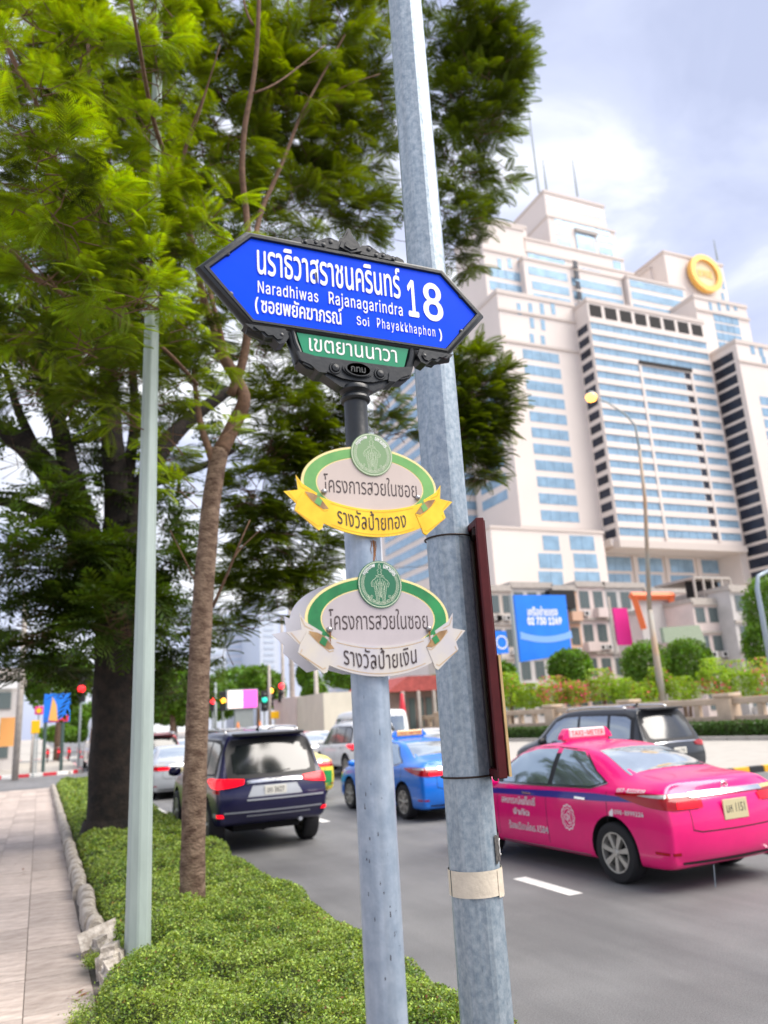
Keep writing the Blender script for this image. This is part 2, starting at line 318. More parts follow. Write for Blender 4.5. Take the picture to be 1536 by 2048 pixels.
# dead leaf litter
mb=MB()
for k in range(26):
    c=np.array([.36+random.uniform(-.13,.16),6.1+random.uniform(-.9,.5),.162]) if k<22 else np.array([random.uniform(-.6,.2),random.uniform(8,15),.162])
    a=random.random()*6.28; l=random.uniform(.015,.05); d=np.array([math.cos(a),math.sin(a),.2]); e=np.array([-d[1],d[0],.1])*.35
    mb.add([c-d*l,c+e*l,c+d*l,c-e*l],[(0,1,2,3)])
M['dead']=mat('dead_leaf',(.16,.05,.02),.8,island=.4); props(mb.build('dead_leaves',M['dead']),'dry brown leaf litter scattered along the pavement edge','leaf litter',kind='stuff')
# road kerb of the verge and markings
mb=MB(); y=-2
kr=thing('road_kerb','grey concrete kerb between the planted strip and the road','kerb'); kr['kind']='structure'; del kr['category']
mb.box((-.07,-.495,-.05),(.07,.495,.155)); km=mb.build('kerb_stone',M['kerb'],bevel=.015); kme=km.data; bpy.data.objects.remove(km)
for k in range(34):
    o=bpy.data.objects.new('kerb_stone',kme); o.location=(2.49,-1.5+k,0); link(o,kr); o.location.x=2.34; o.location.z=-.045
def mark(name,polys,m,z=.004):
    mb=MB()
    for p in polys: mb.add([(x,y,z) for x,y in p],[tuple(range(len(p)))])
    return props(mb.build(name,m,fix=False),kind='structure')
rect=lambda x0,y0,x1,y1:[(x0,y0),(x1,y0),(x1,y1),(x0,y1)]
mark('lane_dashes',[rect(5.16,7.4+8*k,5.34,8.5+8*k) for k in range(-1,12)]+[rect(8.6,7.4+3.55*k,8.75,8.5+3.55*k) for k in range(-3,24)]+[rect(11.2,7.4+3.55*k,11.35,8.5+3.55*k) for k in range(-3,24)],M['white_paint'])
mark('edge_line',[rect(2.78,14,2.9,31),rect(14.2,13.55,40,13.72),rect(1.9,47.2,2.6,47.4)],M['white_paint'])
# striped kerbs: every painted block a part
def striped(name,pts,seg,ma,mb_,label,w=.16,h=.16):
    t=thing(name,label,'kerb'); t['kind']='structure'; del t['category']; k=0
    for a,b in zip(pts[:-1],pts[1:]):
        a=np.array(a,float); b=np.array(b,float); L=np.linalg.norm(b-a); n=max(1,int(L/seg)); an=math.atan2(b[1]-a[1],b[0]-a[0])
        for i in range(n):
            c=a+(b-a)*(i+.5)/n; m=MB(); m.box((-L/n/2+.005,-w/2,-.05),(L/n/2-.005,w/2,h)); o=m.build('kerb_block',(ma,mb_)[k%2],t,bevel=.012); o.location=(c[0],c[1],0); o.rotation_euler=(0,0,an); k+=1
    return t
striped('median_kerb',[(14.3,15.7),(30,15.5)],.5,M['yellow_paint'],M['black_paint'],'yellow and black striped kerb at the end of the paved median')
striped('corner_kerb',[(-5,46.5),(.9,46.5),(1.7,46.9),(2.2,48.2),(2.25,60)],.62,M['red_paint'],M['white_paint'],'red and white striped kerb round the far street corner')
striped('far_kerb',[(-6,78),(8,78.5)],.9,M['red_paint'],M['white_paint'],'far red and white striped kerb behind the map board')
slab('median',[(14.35,15.8),(60,15.6),(60,60),(14.35,120)],.145,M['median_top'],-.04)
mb=MB(); mb.box((-2.5,33.6,.004),(2.2,33.75,.004+.001)); 
# ================================================================== SIGN POST
def text2d(s,bold=0,sp=1,inter=True,res=3):
    c=bpy.data.curves.new('txt','FONT'); c.body=s; c.size=1; c.offset=0; c.space_character=sp; c.resolution_u=res
    thai=any(ord(ch)>0xE00 for ch in s)
    if inter and FONT and not thai: c.font=FONT
    o=bpy.data.objects.new('txt',c); C.objects.link(o)
    bpy.context.view_layer.update()
    me=bpy.data.meshes.new_from_object(o.evaluated_get(bpy.context.evaluated_depsgraph_get()))
    v=np.array([tuple(x.co) for x in me.vertices]); f=[tuple(p.vertices) for p in me.polygons]
    bpy.data.objects.remove(o); bpy.data.curves.remove(c); bpy.data.meshes.remove(me)
    par=list(range(len(v)))
    def find(a):
        while par[a]!=a: par[a]=par[par[a]]; a=par[a]
        return a
    for q in f:
        for b in q[1:]: par[find(b)]=find(q[0])
    ids={}; 
    for i in range(len(v)): v[i,2]=ids.setdefault(find(i),len(ids))
    vv=[];ff=[]
    for i,q in enumerate(f):
        w=v[list(q)].copy(); w[:,2]+=(i%7)/9; ff.append(tuple(range(len(vv),len(vv)+len(q)))); vv+=list(w)
    v=np.array(vv); f=ff
    if bold:
        n=len(v); k=math.ceil(v[:,2].max()+1); VV=[];FF=[]
        for q,(dx,dz) in enumerate([(0,0),(-bold,0),(bold,0),(0,-bold*.7),(0,bold*.7)]):
            w=v.copy(); w[:,0]+=dx; w[:,1]+=dz; w[:,2]+=q*k; VV.append(w); FF+=[tuple(a+n*q for a in t) for t in f]
        v=np.concatenate(VV); f=FF
    return v,f
FONT=None
try:
    _fp=os.path.join(bpy.utils.resource_path('LOCAL'),'datafiles','fonts','Inter.woff2')
    if os.path.exists(_fp): FONT=bpy.data.fonts.load(_fp)
except Exception: FONT=None
def text_xz(name,s,box,y,m,parent,bold=0,sp=1,inter=True,fn=None):
    """flat print facing -Y, fitted into box (x0,z0,x1,z1) in X and Z"""
    v,f=text2d(s,bold,sp,inter); lo,hi=v.min(0),v.max(0); x0,z0,x1,z1=box
    X=x0+(v[:,0]-lo[0])/(hi[0]-lo[0])*(x1-x0); Z=z0+(v[:,1]-lo[1])/(hi[1]-lo[1])*(z1-z0); Y=y-v[:,2]*.000014
    P=np.stack([X,Y,Z],1)
    if fn is not None: P=np.array([fn(p) for p in P])
    mb=MB(); mb.add(P,f); o=mb.build(name,m,parent,fix=False)
    return o
xs=.832
M['cast_relief']=mat('worn_cast_relief',(.06,.065,.065),.4)
st=thing('street_sign','blue arrow ended street name sign in black cast frame numbered 18','street sign',(xs,2.03,0))
def sym(p): return p+[(-x,z) for x,z in reversed(p)]
def cl(o): return o
# everything in the sign's local frame: x from the post axis, y from the post axis, z height
blue=[(-.445,3.199),(-.325,3.325),(.325,3.325),(.445,3.199),(.325,3.055),(-.325,3.055)]
mb=MB(); mb.prism(blue,-.018,.018); mb.build('name_panel',M['sign_blue'],st)
mb=MB(); mb.prism([(-.19,3.05),(.19,3.05),(.165,2.965),(-.165,2.965)],-.016,.016); mb.build('district_panel',M['sign_green'],st)
def closed(mb,P,r,sq=1.5,n=8,m=0):
    R_=r if hasattr(r,'__len__') else [r]*len(P)
    P=[np.array((x,0,z)) for x,z in P]; k=len(P); V=[]
    for i in range(k):
        a=nrm(P[i]-P[i-1]); b=nrm(P[(i+1)%k]-P[i]); t=nrm(a+b); nn=np.array([-t[2],0,t[0]]); s=1/max(.35,math.sqrt((1+a.dot(b))/2))
        r=R_[i]
        for j in range(n):
            an=2*math.pi*(j+.5)/n; V.append(P[i]+nn*math.cos(an)*r*s+np.array([0,1,0])*math.sin(an)*.0165*sq)
    f=[(i*n+j,i*n+(j+1)%n,((i+1)%k)*n+(j+1)%n,((i+1)%k)*n+j) for i in range(k) for j in range(n)]; mb.add(V,f,m)
mb=MB(); path=[(-.463,3.199),(-.330,3.337),(.330,3.337),(.463,3.199),(.325,3.0425),(-.325,3.0425)]
closed(mb,path,[.0165,.0165,.0165,.0165,.013,.013],1.35,10)
closed(mb,[(x*.985,z+(.004 if z<3.19 else -.004 if z>3.2 else 0)) for x,z in path],[.012,.012,.012,.012,.009,.009],1.7,8)
# bracket below: sides of the lower panel and the scrolled foot
for s in (-1,1):
    mb.tube([(s*.335,0,3.028),(s*.27,0,3.018),(s*.225,0,3.022),(s*.205,0,3.045)],[.014,.022,.02,.016],10)
    mb.tube([(s*.20,0,3.05),(s*.198,0,3.015),(s*.178,0,2.952),(s*.12,0,2.945),(s*.07,0,2.94)],[.017,.017,.019,.018,.014],10)
    mb.tube([(s*.20,-.012,3.05),(s*.19,-.014,3.0),(s*.172,-.014,2.955)],[.008,.008,.008],8)
foot=sym([(-.176,2.962),(-.185,2.935),(-.16,2.915),(-.12,2.912),(-.085,2.890),(-.055,2.872),(-.03,2.868)])
mb.prism(foot,-.022,.022); mb.prism([(x*.94,z*.5+2.92*.5) for x,z in foot],-.030,.030)
for s in (-1,1):
    lf=[(.345,3.034),(.318,3.016),(.300,3.016),(.284,2.999),(.262,3.002),(.243,2.984),(.224,2.990),(.212,3.012),(.222,3.036)]
    mb.prism([(s*x,z) for x,z in lf],-.024,.024); cx_=.262; mb.prism([(s*(cx_+(x-cx_)*.7),3.014+(z-3.014)*.62) for x,z in lf],-.029,.029)
    lf=[(.19,2.965),(.178,2.935),(.150,2.925),(.125,2.905),(.100,2.905),(.105,2.935),(.14,2.957)]; mb.prism([(s*x,z) for x,z in lf],-.0335,.0335)
for s in (-1,1):   # knobs and curls of the casting
    for (x,z,r,d) in [(.395,3.258,.012,.020),(.385,3.125,.012,.020),(.236,3.012,.011,.026)]:
        mb.lathe([(0,-d-.006),(r*.6,-d-.003),(r,-d+.008),(r,d-.008),(r*.6,d+.003),(0,d+.006)],(s*x,0,z),1,14)
    mb.lathe([(.0,-.040),(.011,-.038),(.013,-.032),(.014,-.034),(.018,-.034),(.0205,-.028),(.021,.02)],(s*.073,0,2.925),1,18)
M['cast_l']=M['cast']
mb.lathe([(.046,-.040),(.04,-.040),(.042,-.036),(.0,-.036)],(0,0,0),1,28)
v=mb.v[-1]; v[:,0]*=.95; v[:,2]=v[:,2]*.5+2.928
mb.prism([(.047*math.cos(a)*1.06,2.928+.025*math.sin(a)) for a in np.linspace(0,6.28,25)[:-1]],-.036,.035)
fr=mb.build('cast_frame',M['cast'],st,smooth=True,auto=38)
# crest on the top edge
mb=MB()
crest=sym([(-.195,3.345),(-.19,3.358),(-.168,3.366),(-.150,3.358),(-.135,3.368),(-.112,3.362),(-.095,3.374),(-.072,3.386),(-.052,3.382),(-.040,3.372),(-.030,3.392),(-.018,3.402),(-.009,3.420),(-.006,3.432),(0,3.437)][:-1]+[(-.0001,3.437)])
mb.prism(crest,-.016,.016)
mb.prism([(x*.8,3.345+(z-3.345)*.86) for x,z in crest],-.022,.022)
mb.prism([(-.038,3.352),(-.03,3.375),(0,3.402),(.03,3.375),(.038,3.352),(0,3.338)],-.029,.029); mb.prism([(-.022,3.356),(-.018,3.371),(0,3.390),(.018,3.371),(.022,3.356),(0,3.346)],-.034,.034)
for s in (-1,1):
    for (x,z,r) in [(.065,3.368,.015),(.115,3.355,.012),(.15,3.350,.011),(.09,3.352,.013)]:
        mb.lathe([(0,-.026),(r*.45,-.025),(r*.55,-.020),(r,-.0215),(r,.02)],(s*x,0,z),1,14)
mb.build('crest',M['cast'],st,smooth=True,auto=35)
mb=MB(); mb.lathe([(.03,2.885),(.044,2.882),(.0475,2.875),(.0475,2.868),(.040,2.862),(.037,2.858),(.0395,2.852),(.045,2.848),(.047,2.841),(.044,2.835),(.036,2.831),(.0355,2.81),(.0355,2.62),(.046,2.60),(.05,2.59)],n=32); mb.build('black_post',M['cast'],st,smooth=True,auto=35)
mb=MB(); mb.lathe([(.0,2.64),(.046,2.64),(.0525,2.632),(.0525,0.0),(0,0.0)],n=40); mb.build('galvanised_post',M['galv_post'],st,smooth=True,auto=35)
L0=-.0195-.0004
def sx(b): return (b[0]-xs,b[1],b[2]-xs,b[3])
T=lambda n,s,b,y,m,bold=0,sp=1,inter=True: text_xz(n,s,sx(b),y,m,st,bold,sp,inter)
T('thai_name','นราธิวาสราชนครินทร์',(.527,3.207,1.002,3.318),L0,M['letters'],.018)
T('latin_name','Naradhiwas',(.528,3.144,.718,3.186),L0,M['letters'],.012,1.12); T('latin_name','Rajanagarindra',(.752,3.134,1.004,3.190),L0,M['letters'],.012,1.12)
T('soi_name','(',(.519,3.074,.530,3.130),L0,M['letters'],.01); T('soi_name','ซอยพยัคฆาภรณ์',(.537,3.080,.793,3.137),L0,M['letters'],.022)
T('soi_name','Soi',(.842,3.089,.884,3.121),L0,M['letters'],.012,1.15); T('soi_name','Phayakkhaphon',(.911,3.081,1.117,3.124),L0,M['letters'],.008,1.25); T('soi_name',')',(1.131,3.077,1.142,3.122),L0,M['letters'],.01)
T('number','1',(1.026,3.150,1.064,3.285),L0,M['letters'],.02); T('number','8',(1.081,3.147,1.154,3.288),L0,M['letters'],.02)
T('district_name','เขตยานนาวา',(.684,2.979,.974,3.022),-.0164-.0004,M['letters'],.006)
T('cast_mark','กทม',(xs-.024,2.919,xs+.024,2.937),-.0366,M['cast_relief'],.01)
# ------------------------------------------------------------------ award plaques
def arcpts(cx,cz,rx,rz,a0,a1,n): return [(cx+rx*math.cos(rad(a0+(a1-a0)*i/(n-1))),cz+rz*math.sin(rad(a0+(a1-a0)*i/(n-1)))) for i in range(n)]
def stroke(mb,P,w,y,m=0,closed_=False):
    P=[np.array(p,float) for p in P]; k=len(P); V=[]
    for i in range(k):
        a=P[max(i-1,0)] if not closed_ else P[i-1]; b=P[min(i+1,k-1)] if not closed_ else P[(i+1)%k]; t=nrm(b-a); nn=np.array([-t[1],t[0]])
        ww=w if not callable(w) else w(i/(k-1))
        V+= [(P[i][0]+nn[0]*ww/2,y,P[i][1]+nn[1]*ww/2),(P[i][0]-nn[0]*ww/2,y,P[i][1]-nn[1]*ww/2)]
    f=[(2*i,2*i+1,2*i+3,2*i+2) for i in range(k-1)]
    if closed_: f.append((2*k-2,2*k-1,1,0))
    mb.add(V,f,m)
def ringp(mb,cx,cz,r0,r1,y,m=0,a0=0,a1=360,n=64):
    V=[];
    for i in range(n+1):
        a=rad(a0+(a1-a0)*i/n); V+=[(cx+r0[0]*math.cos(a),y,cz+r0[1]*math.sin(a)),(cx+r1[0]*math.cos(a),y,cz+r1[1]*math.sin(a))]
    mb.add(V,[(2*i,2*i+1,2*i+3,2*i+2) for i in range(n)],m)
TAIL=[(-.226,.016),(-.208,-.008),(-.165,-.034),(-.172,-.060),(-.206,-.084),(-.228,-.066),(-.262,-.034),(-.221,-.027)]
CURL=[(-.206,-.030),(-.226,-.062),(-.233,-.086),(-.165,-.141),(-.156,-.136),(-.150,-.118),(-.134,-.077),(-.150,-.080),(-.176,-.060)]
FOLD=[(-.203,-.031),(-.178,-.036),(-.160,-.046),(-.134,-.078),(-.150,-.080),(-.168,-.070),(-.188,-.052)]
GF=[(-.166,-.045),(-.176,-.062),(-.160,-.072),(-.152,-.055)]
def ribz(x,top):  # ribbon curve
    u=x/.15; return (-.073+.026*u*u) if top else (-.153+.033*u*u)
def plaque(cx,cz,y,rim,face,ring,rib,ribedge,fold,seal,l1,l2,label,rust):
    p=thing('award_plaque',label,'plaque',(cx,y,cz))
    rx,rz=.211,.118
    outline=arcpts(0,0,rx,rz,200,-20,56)
    mir=lambda P:[(-x,z) for x,z in reversed(P)]
    mb=MB(); mb.prism([(a,b) for a,b in arcpts(0,0,rx,rz,0,360,73)[:-1]],0,.003); mb.build('oval_board',rim,p)
    def flat(name,polys,d,m,t=.0025):
        q=MB()
        for P in polys: q.prism(P,-d,-d+t)
        return q.build(name,m,p)
    q=MB(); ringp(q,0,0,(.168,.0855),(.2035,.1115),-.0006); q.build('green_band',ring,p)
    q=MB(); ringp(q,0,0,(.0,.0),(.164,.0825),-.0005); q.build('oval_face',face,p)
    band=[(x,ribz(x,1)) for x in np.linspace(-.158,.158,25)]+[(x,ribz(x,0)) for x in np.linspace(.158,-.158,25)]
    flat('ribbon_tail',[TAIL],.0010,rib); flat('ribbon_tail',[mir(TAIL)],.0010,rib)
    flat('ribbon_band',[band],.0030,rib,.006)
    flat('ribbon_curl',[CURL],.0045,rib,.007); flat('ribbon_curl',[mir(CURL)],.0045,rib,.007)
    q=MB()
    for sgn in (1,-1):
        g=lambda P:[(sgn*x,z) for x,z in P]
        for P in ([(-.222,-.078),(-.228,-.090),(-.168,-.130),(-.160,-.126)],[(-.203,-.036),(-.178,-.062),(-.148,-.086),(-.137,-.083)]): stroke(q,g(P),.0022,-.0050,0)
        stroke(q,g([(-.222,.004),(-.212,-.018),(-.190,-.028)]),.0018,-.0016,0); stroke(q,g([(-.250,-.035),(-.232,-.056),(-.214,-.074)]),.0018,-.0016,0)
    for top,off in ((1,-.007),(0,.007)): stroke(q,[(x,ribz(x,top)+off) for x in np.linspace(-.128,.128,25)],.0016,-.0035,0)
    q.build('ribbon_line',ribedge,p,fix=False)
    for sgn in (1,-1):
        q=MB(); q.prism([(sgn*x,z) for x,z in FOLD],-.0052,-.0040); q.build('ribbon_fold',fold,p)
        q=MB(); q.prism([(sgn*x,z) for x,z in GF],-.0058,-.0040); q.build('green_fold',ring,p)
    # round seal
    sxc,szc,r=.006,.094,.0655
    q=MB(); q.prism([(sxc+r*math.cos(a),szc+r*math.sin(a)) for a in np.linspace(0,2*math.pi,61)[:-1]],-.0040,.001); sd=q.build('seal',seal,p)
    q=MB(); y1=-.0044
    ringp(q,sxc,szc,(.0612,)*2,(.0634,)*2,y1)
    for i in range(96):
        a=rad(i*360/96)
        if 28<math.degrees(a)<152: continue
        c_,s_=math.cos(a),math.sin(a); stroke(q,[(sxc+.0475*c_,szc+.0475*s_),(sxc+.0572*c_,szc+.0572*s_)],.0012,y1)
    # elephant seen from the front with rider's spire above, clouds below
    E=lambda P,w=.0011,cl_=False: stroke(q,[(sxc+x,szc+z) for x,z in P],w,y1,0,cl_)
    for s in (-1,1):
        E([(s*x,z) for x,z in [(.001,.020),(.010,.021),(.016,.014),(.022,.010),(.027,.002),(.024,-.007),(.018,-.006),(.016,.002),(.012,.010)]])
        E([(s*x,z) for x,z in [(.006,.014),(.010,.006),(.012,-.006),(.008,-.018),(.0055,-.034),(.005,-.050)]])
        E([(s*x,z) for x,z in [(.018,-.006),(.016,-.020),(.013,-.036),(.0125,-.052)]]); E([(s*x,z) for x,z in [(.013,-.004),(.0115,-.020),(.0095,-.038),(.0088,-.052)]])
        E([(s*x,z) for x,z in [(.003,.008),(.0045,-.006),(.003,-.022),(.0018,-.036)]],.0013)
        E([(s*x,z) for x,z in [(.0045,.003),(.009,.001),(.0085,-.003),(.004,-.002)]],.0009)
        E([(s*x,z) for x,z in [(.020,.006),(.0225,.001),(.0205,-.003)]],.0009)
        E([(s*x,z) for x,z in [(.002,.026),(.006,.030),(.0035,.035),(.007,.039),(.003,.043)]]); E([(s*x,z) for x,z in [(.0015,.044),(.0035,.049),(0,.058)]])
        for (x0,z0,rr) in [(.021,-.046,.005),(.030,-.040,.0055),(.038,-.033,.0045),(.026,-.034,.004),(.035,-.044,.004)]:
            E([(s*(x0+rr*math.cos(a)*(1-a/9)),z0+rr*math.sin(a)*(1-a/9)) for a in np.linspace(0,5.4,12)],.0010)
    E([(0,.018),(0,.004),(.001,-.01),(-.001,-.028),(.002,-.038)],.0012); E([(-.012,.0235),(0,.0265),(.012,.0235)],.001)
    E(arcpts(0,-.052,.013,.004,180,360,8),.001)
    q.build('seal_emblem',M['seal_line'],p,fix=False)
    for s_,a0,a1 in (('กรุงเทพ',151,104),('มหานคร',76,29)):
        v,f=text2d(s_,.03); lo,hi=v.min(0),v.max(0)
        P=[]
        for t in v:
            u=(t[0]-lo[0])/(hi[0]-lo[0]); a=rad(a0+(a1-a0)*u); rr=.0465+(t[1]-lo[1])/(hi[1]-lo[1])*.0125
            P.append((sxc+rr*math.cos(a),y1-t[2]*1e-5,szc+rr*math.sin(a)))
        q=MB(); q.add(P,f); q.build('seal_lettering',M['letters'],p,fix=False)
    w1=.302; text_xz('lettering',l1,(-w1/2+.006,-.029,w1/2-.006,.027),-.0009,M['darktext'],p,0)
    def bend(pt): x=pt[0]; return (x,pt[1],pt[2]+.030*(x/.15)**2)
    text_xz('ribbon_lettering',l2,(-.109,-.134,.102,-.078),-.0034,M['darktext'],p,.002,1.05,fn=bend)
    for s in (-1,1):
        q=MB(); q.lathe([(0,-.0095),(.005,-.009),(.0078,-.006),(.0085,-.001),(.0085,.0)],(s*.1455,0,-.0285),1,16); q.build('bolt',M['bolt'],p,smooth=True)
    if rust:
        for s in (-1,1):
            q=MB(); stroke(q,[(s*.1455+.0005,-.034),(s*.1455,-.052),(s*.1455+.001,-.066)],lambda u:.0055*(1-u)+.0008,-.0062); q.build('rust_streak',M['rust'],p,fix=False)
    return p
plaque(.8415,2.551,1.966,M['plaque_rim'],M['plaque_pink'],M['green_ring'],M['gold_sheet'],M['gold_dark'],M['fold'],M['seal_pale'],'โครงการสวยในซอย','รางวัลป้ายทอง','upper oval award plaque with golden yellow ribbon and faded green band',False)
p2=plaque(.8445,2.166,1.966,M['plaque_rim'],M['plaque_grey'],M['green_ring2'],M['silver_rib'],M['silver_edge'],M['fold'],M['seal_deep'],'โครงการสวยในซอย','รางวัลป้ายเงิน','lower oval award plaque with silver white ribbon and deep green seal',True); p2.scale=(1.02,1,1.02)
mb=MB(); mir=lambda P:[(-x,z) for x,z in reversed(P)]
ol=[(x,z) for x,z in arcpts(0,0,.211,.118,190,-10,50)]+mir([(-.226,.016),(-.262,-.034),(-.228,-.066),(-.233,-.086),(-.165,-.141)])[::1][::-1][::-1]
half=arcpts(0,0,.211,.118,90,176,24)+[(-.226,.016),(-.221,-.027),(-.262,-.034),(-.228,-.066),(-.233,-.086),(-.165,-.141),(-.12,-.132),(-.06,-.149),(0,-.153)]
poly=half+[(-x,z) for x,z in reversed(half[1:-1])]
mb.prism(poly,0,.003); o=mb.build('plaque_back',M['plate_back']); o.location=(.836,2.092,2.176); props(o,'grey back of a matching plaque fixed behind the lower oval plaque','plaque')
mb=MB(); pts=[]
for (x0,z0,z1,w0) in ((.012,2.392,2.285,.0075),(.019,2.39,2.33,.003),(.004,2.39,2.35,.003)):
    V=[];n_=9
    for i in range(n_):
        u=i/(n_-1); z=z0+(z1-z0)*u; xx=x0+.002*math.sin(u*7); w_=w0*(1-u)**.6+.0006
        for q in (-w_/2,w_/2): X=xx+q; V.append((X,-math.sqrt(.0531**2-X*X),z))
    mb.add(V,[(2*i,2*i+1,2*i+3,2*i+2) for i in range(n_-1)])
props(mb.build('rust_run',M['rust'],st,fix=False),kind='stuff')
mb=MB()
for k in range(26):   # chips and pits in the zinc
    an=rad(random.uniform(-150,-50)); z=random.choice([random.uniform(.9,1.9),random.uniform(1.3,1.6)]); w_=random.uniform(.001,.003); h_=random.uniform(.003,.016); r_=.0529
    mb.add([(r_*math.cos(an+d),r_*math.sin(an+d),z+e) for d,e in ((-w_/r_/2,0),(w_/r_/2,0),(w_/r_/3,h_),(-w_/r_/3,h_))],[(0,1,2,3)])
props(mb.build('zinc_chips',M['strap'],st,fix=False),kind='stuff')
# ================================================================== POLES
def octpole(name,c,z0,z1,r0,r1,m,label,cat='pole',n=8,rot=0.0,extra=None):
    t=thing(name,label,cat,(c[0],c[1],0)); mb=MB(); ks=14; V=[]
    for k in range(ks):
        u=k/(ks-1); z=z0+(z1-z0)*u; r=r0+(r1-r0)*u
        for j in range(n):
            for d in (-.09,.09):
                a=2*math.pi*(j)/n+rot+d; V.append((r*math.cos(a),r*math.sin(a),z))
    nn=2*n; f=[(k*nn+j,k*nn+(j+1)%nn,(k+1)*nn+(j+1)%nn,(k+1)*nn+j) for k in range(ks-1) for j in range(nn)]; f.append(tuple(range((ks-1)*nn,ks*nn)))
    mb.add(V,f); mb.build('shaft',m,t,smooth=True,auto=12); return t
tp=octpole('tall_pole',(1.543,2.81),0,9,.103,.078,M['galv'],'thick galvanised steel pole right of the street sign',rot=rad(-29+22.5))
def pr(z): return .103+(.078-.103)*z/9
def wrap(name,z0,z1,a0,a1,m,parent,off=.0025,n=20,rag=0):
    V=[];F_=[]
    for i in range(n+1):
        a=rad(a0+(a1-a0)*i/n)
        for z in (z0+(random.uniform(-rag,rag)),z1+(random.uniform(-rag,rag))): V.append(((pr(z)+off)*math.cos(a),(pr(z)+off)*math.sin(a),z))
    mb=MB(); mb.add(V,[(2*i,2*i+2,2*i+3,2*i+1) for i in range(n)]); return mb.build(name,m,parent,smooth=True)
wrap('tape_band',1.245,1.335,-180,176,M['tape'],tp,.003,40); wrap('tape_end',1.238,1.332,-66,-20,M['tape'],tp,.0048,8,.003)
wrap('torn_sticker',1.352,1.455,-64,-24,M['sticker'],tp,.0022,7,.008); wrap('torn_sticker',1.395,1.408,-64,-60,M['sticker'],tp,.0022,2,.002)
mb=MB(); V=[(pr(1.39)*1.0+.0045)*np.array([math.cos(rad(a)),math.sin(rad(a)),0])+np.array([0,0,1.40+dz]) for a,dz in [(-32,.028),(-38,.034),(-44,.028),(-46,.012),(-43,.0),(-45,-.014),(-40,-.024),(-34,-.02)]]; mb.tube(V,.0017,5); mb.build('sticker_scroll',M['letters'],tp)
# maroon sign seen from behind, almost edge on
A=dep(992,1300,2.60); B=dep(938,1300,2.98); u=B-A; u[2]=0; Wd=np.linalg.norm(u); u/=Wd; nl=np.array([-u[1],u[0],0])  # nl: to the left, the seen side
if nl[0]>0: nl=-nl
sgn=thing('maroon_sign','maroon painted sign seen edge on, strapped to the thick pole','sign',(A[0],A[1],0))
zt,zb=2.66,1.66
def bar(mb,a0,a1,n0,n1,z0,z1,m=0):
    V=[]
    for z in (z0,z1):
        for (a,n_) in ((a0,n0),(a1,n0),(a1,n1),(a0,n1)): p=u*a+nl*n_; V.append((p[0],p[1],z))
    mb.add(V,[(0,3,2,1),(4,5,6,7),(0,1,5,4),(1,2,6,5),(2,3,7,6),(3,0,4,7)],m)
mb=MB(); bar(mb,.01,Wd,-.006,.0,zb+.01,zt-.01); mb.build('sign_plate',M['brown'],sgn)
for a0_,a1_ in ((0,.022),(Wd-.02,Wd)): mb=MB(); bar(mb,a0_,a1_,0,.034,zb,zt); mb.build('side_rail',M['brown'],sgn,bevel=.003)
for z0_ in (zt-.03,zb+.002): mb=MB(); bar(mb,.022,Wd-.02,0.002,.034,z0_,z0_+.028); mb.build('cross_rail',M['brown'],sgn,bevel=.002)
mb=MB(); bar(mb,-.002,.05,-.016,-.0065,zb+.005,zb+.45); mb.build('board_edge',M['wood_edge'],sgn)
mb=MB()
for z in (zt-.045,zb+.005):
    mb=MB(); P0=np.array([1.543+.09-A[0],2.81-.05-A[1]]); P1=(u*.05+nl*.03)[:2]
    d=P1-P0; L_=np.linalg.norm(d); d/=L_; e=np.array([-d[1],d[0]])*.006
    V=[]
    for zz in (z-.016,z+.016):
        for q in (P0-e,P1-e,P1+e,P0+e): V.append((q[0],q[1],zz))
    mb.add(V,[(0,3,2,1),(4,5,6,7),(0,1,5,4),(1,2,6,5),(2,3,7,6),(3,0,4,7)]); mb.build('bracket_arm',M['strap'],sgn)
for z in (zt-.045,zb+.005):
    mb=MB(); r=pr(z)+.003; mb.tube([(1.543-A[0]+r*math.cos(a),2.81-A[1]+r*math.sin(a),z) for a in np.linspace(0,2*math.pi,33)],.0038,6); mb.build('strap',M['strap'],sgn,smooth=True)
lp=octpole('slim_pole',(.765,6.8),.12,13,.099,.02,M['pole_green'],'pale green grey octagonal pole standing at the edge of the planting',rot=rad(-7))
mb=MB(); mb.lathe([(.13,.20),(.13,.235),(.10,.25)],n=16,cap=False); mb.build('base_collar',M['pole_green'],lp)
# ================================================================== GROUND COVER
_wv=[(rng.normal(0,1,2)*s,rng.random()*6.28,am) for s,am in [(2.5,.009)]*6+[(8,.010)]*8+[(20,.008)]*8]
def hz(x,y):
    """top height of the ground cover"""
    x=np.asarray(x,float); y=np.asarray(y,float)
    xl=np.where(y<6.3,.50+.10*np.sin(y*3),.62); xr=2.39-.10*np.clip((7-y)/2.5,0,1)+.02*np.sin(y*1.7)+.02*np.sin(y*4.1)+.015*np.sin(y*9.3)
    e=np.clip(np.minimum((x-xl)/.20,(xr-x)/.24),0,1); prof=np.sqrt(1-(1-e)**2)
    b=sum(am*np.sin(x*k[0]+y*k[1]+ph) for k,ph,am in _wv)
    h=.16+(.26+b)*prof
    for (cx,cy,r,dd) in ((.765,6.72,.16,.12),(1.15,5.6,.28,.07),(1.7,9.2,.5,.06),(.95,9.4,.35,.08)): h=h-dd*np.exp(-(((x-cx)**2+(y-cy)**2)/r**2))
    return np.where(e<=0,.10,h)
gx=np.linspace(.40,2.52,40); gy=np.concatenate([np.linspace(2.5,10,150),np.linspace(10.1,31.7,130)])
GX,GY=np.meshgrid(gx,gy); GZ=hz(GX,GY)-.055+rng.normal(0,.006,GX.shape)
V=np.stack([GX.ravel(),GY.ravel(),GZ.ravel()],1); nx=len(gx); idx=np.arange(len(gy)-1)[:,None]*nx+np.arange(nx-1)[None]
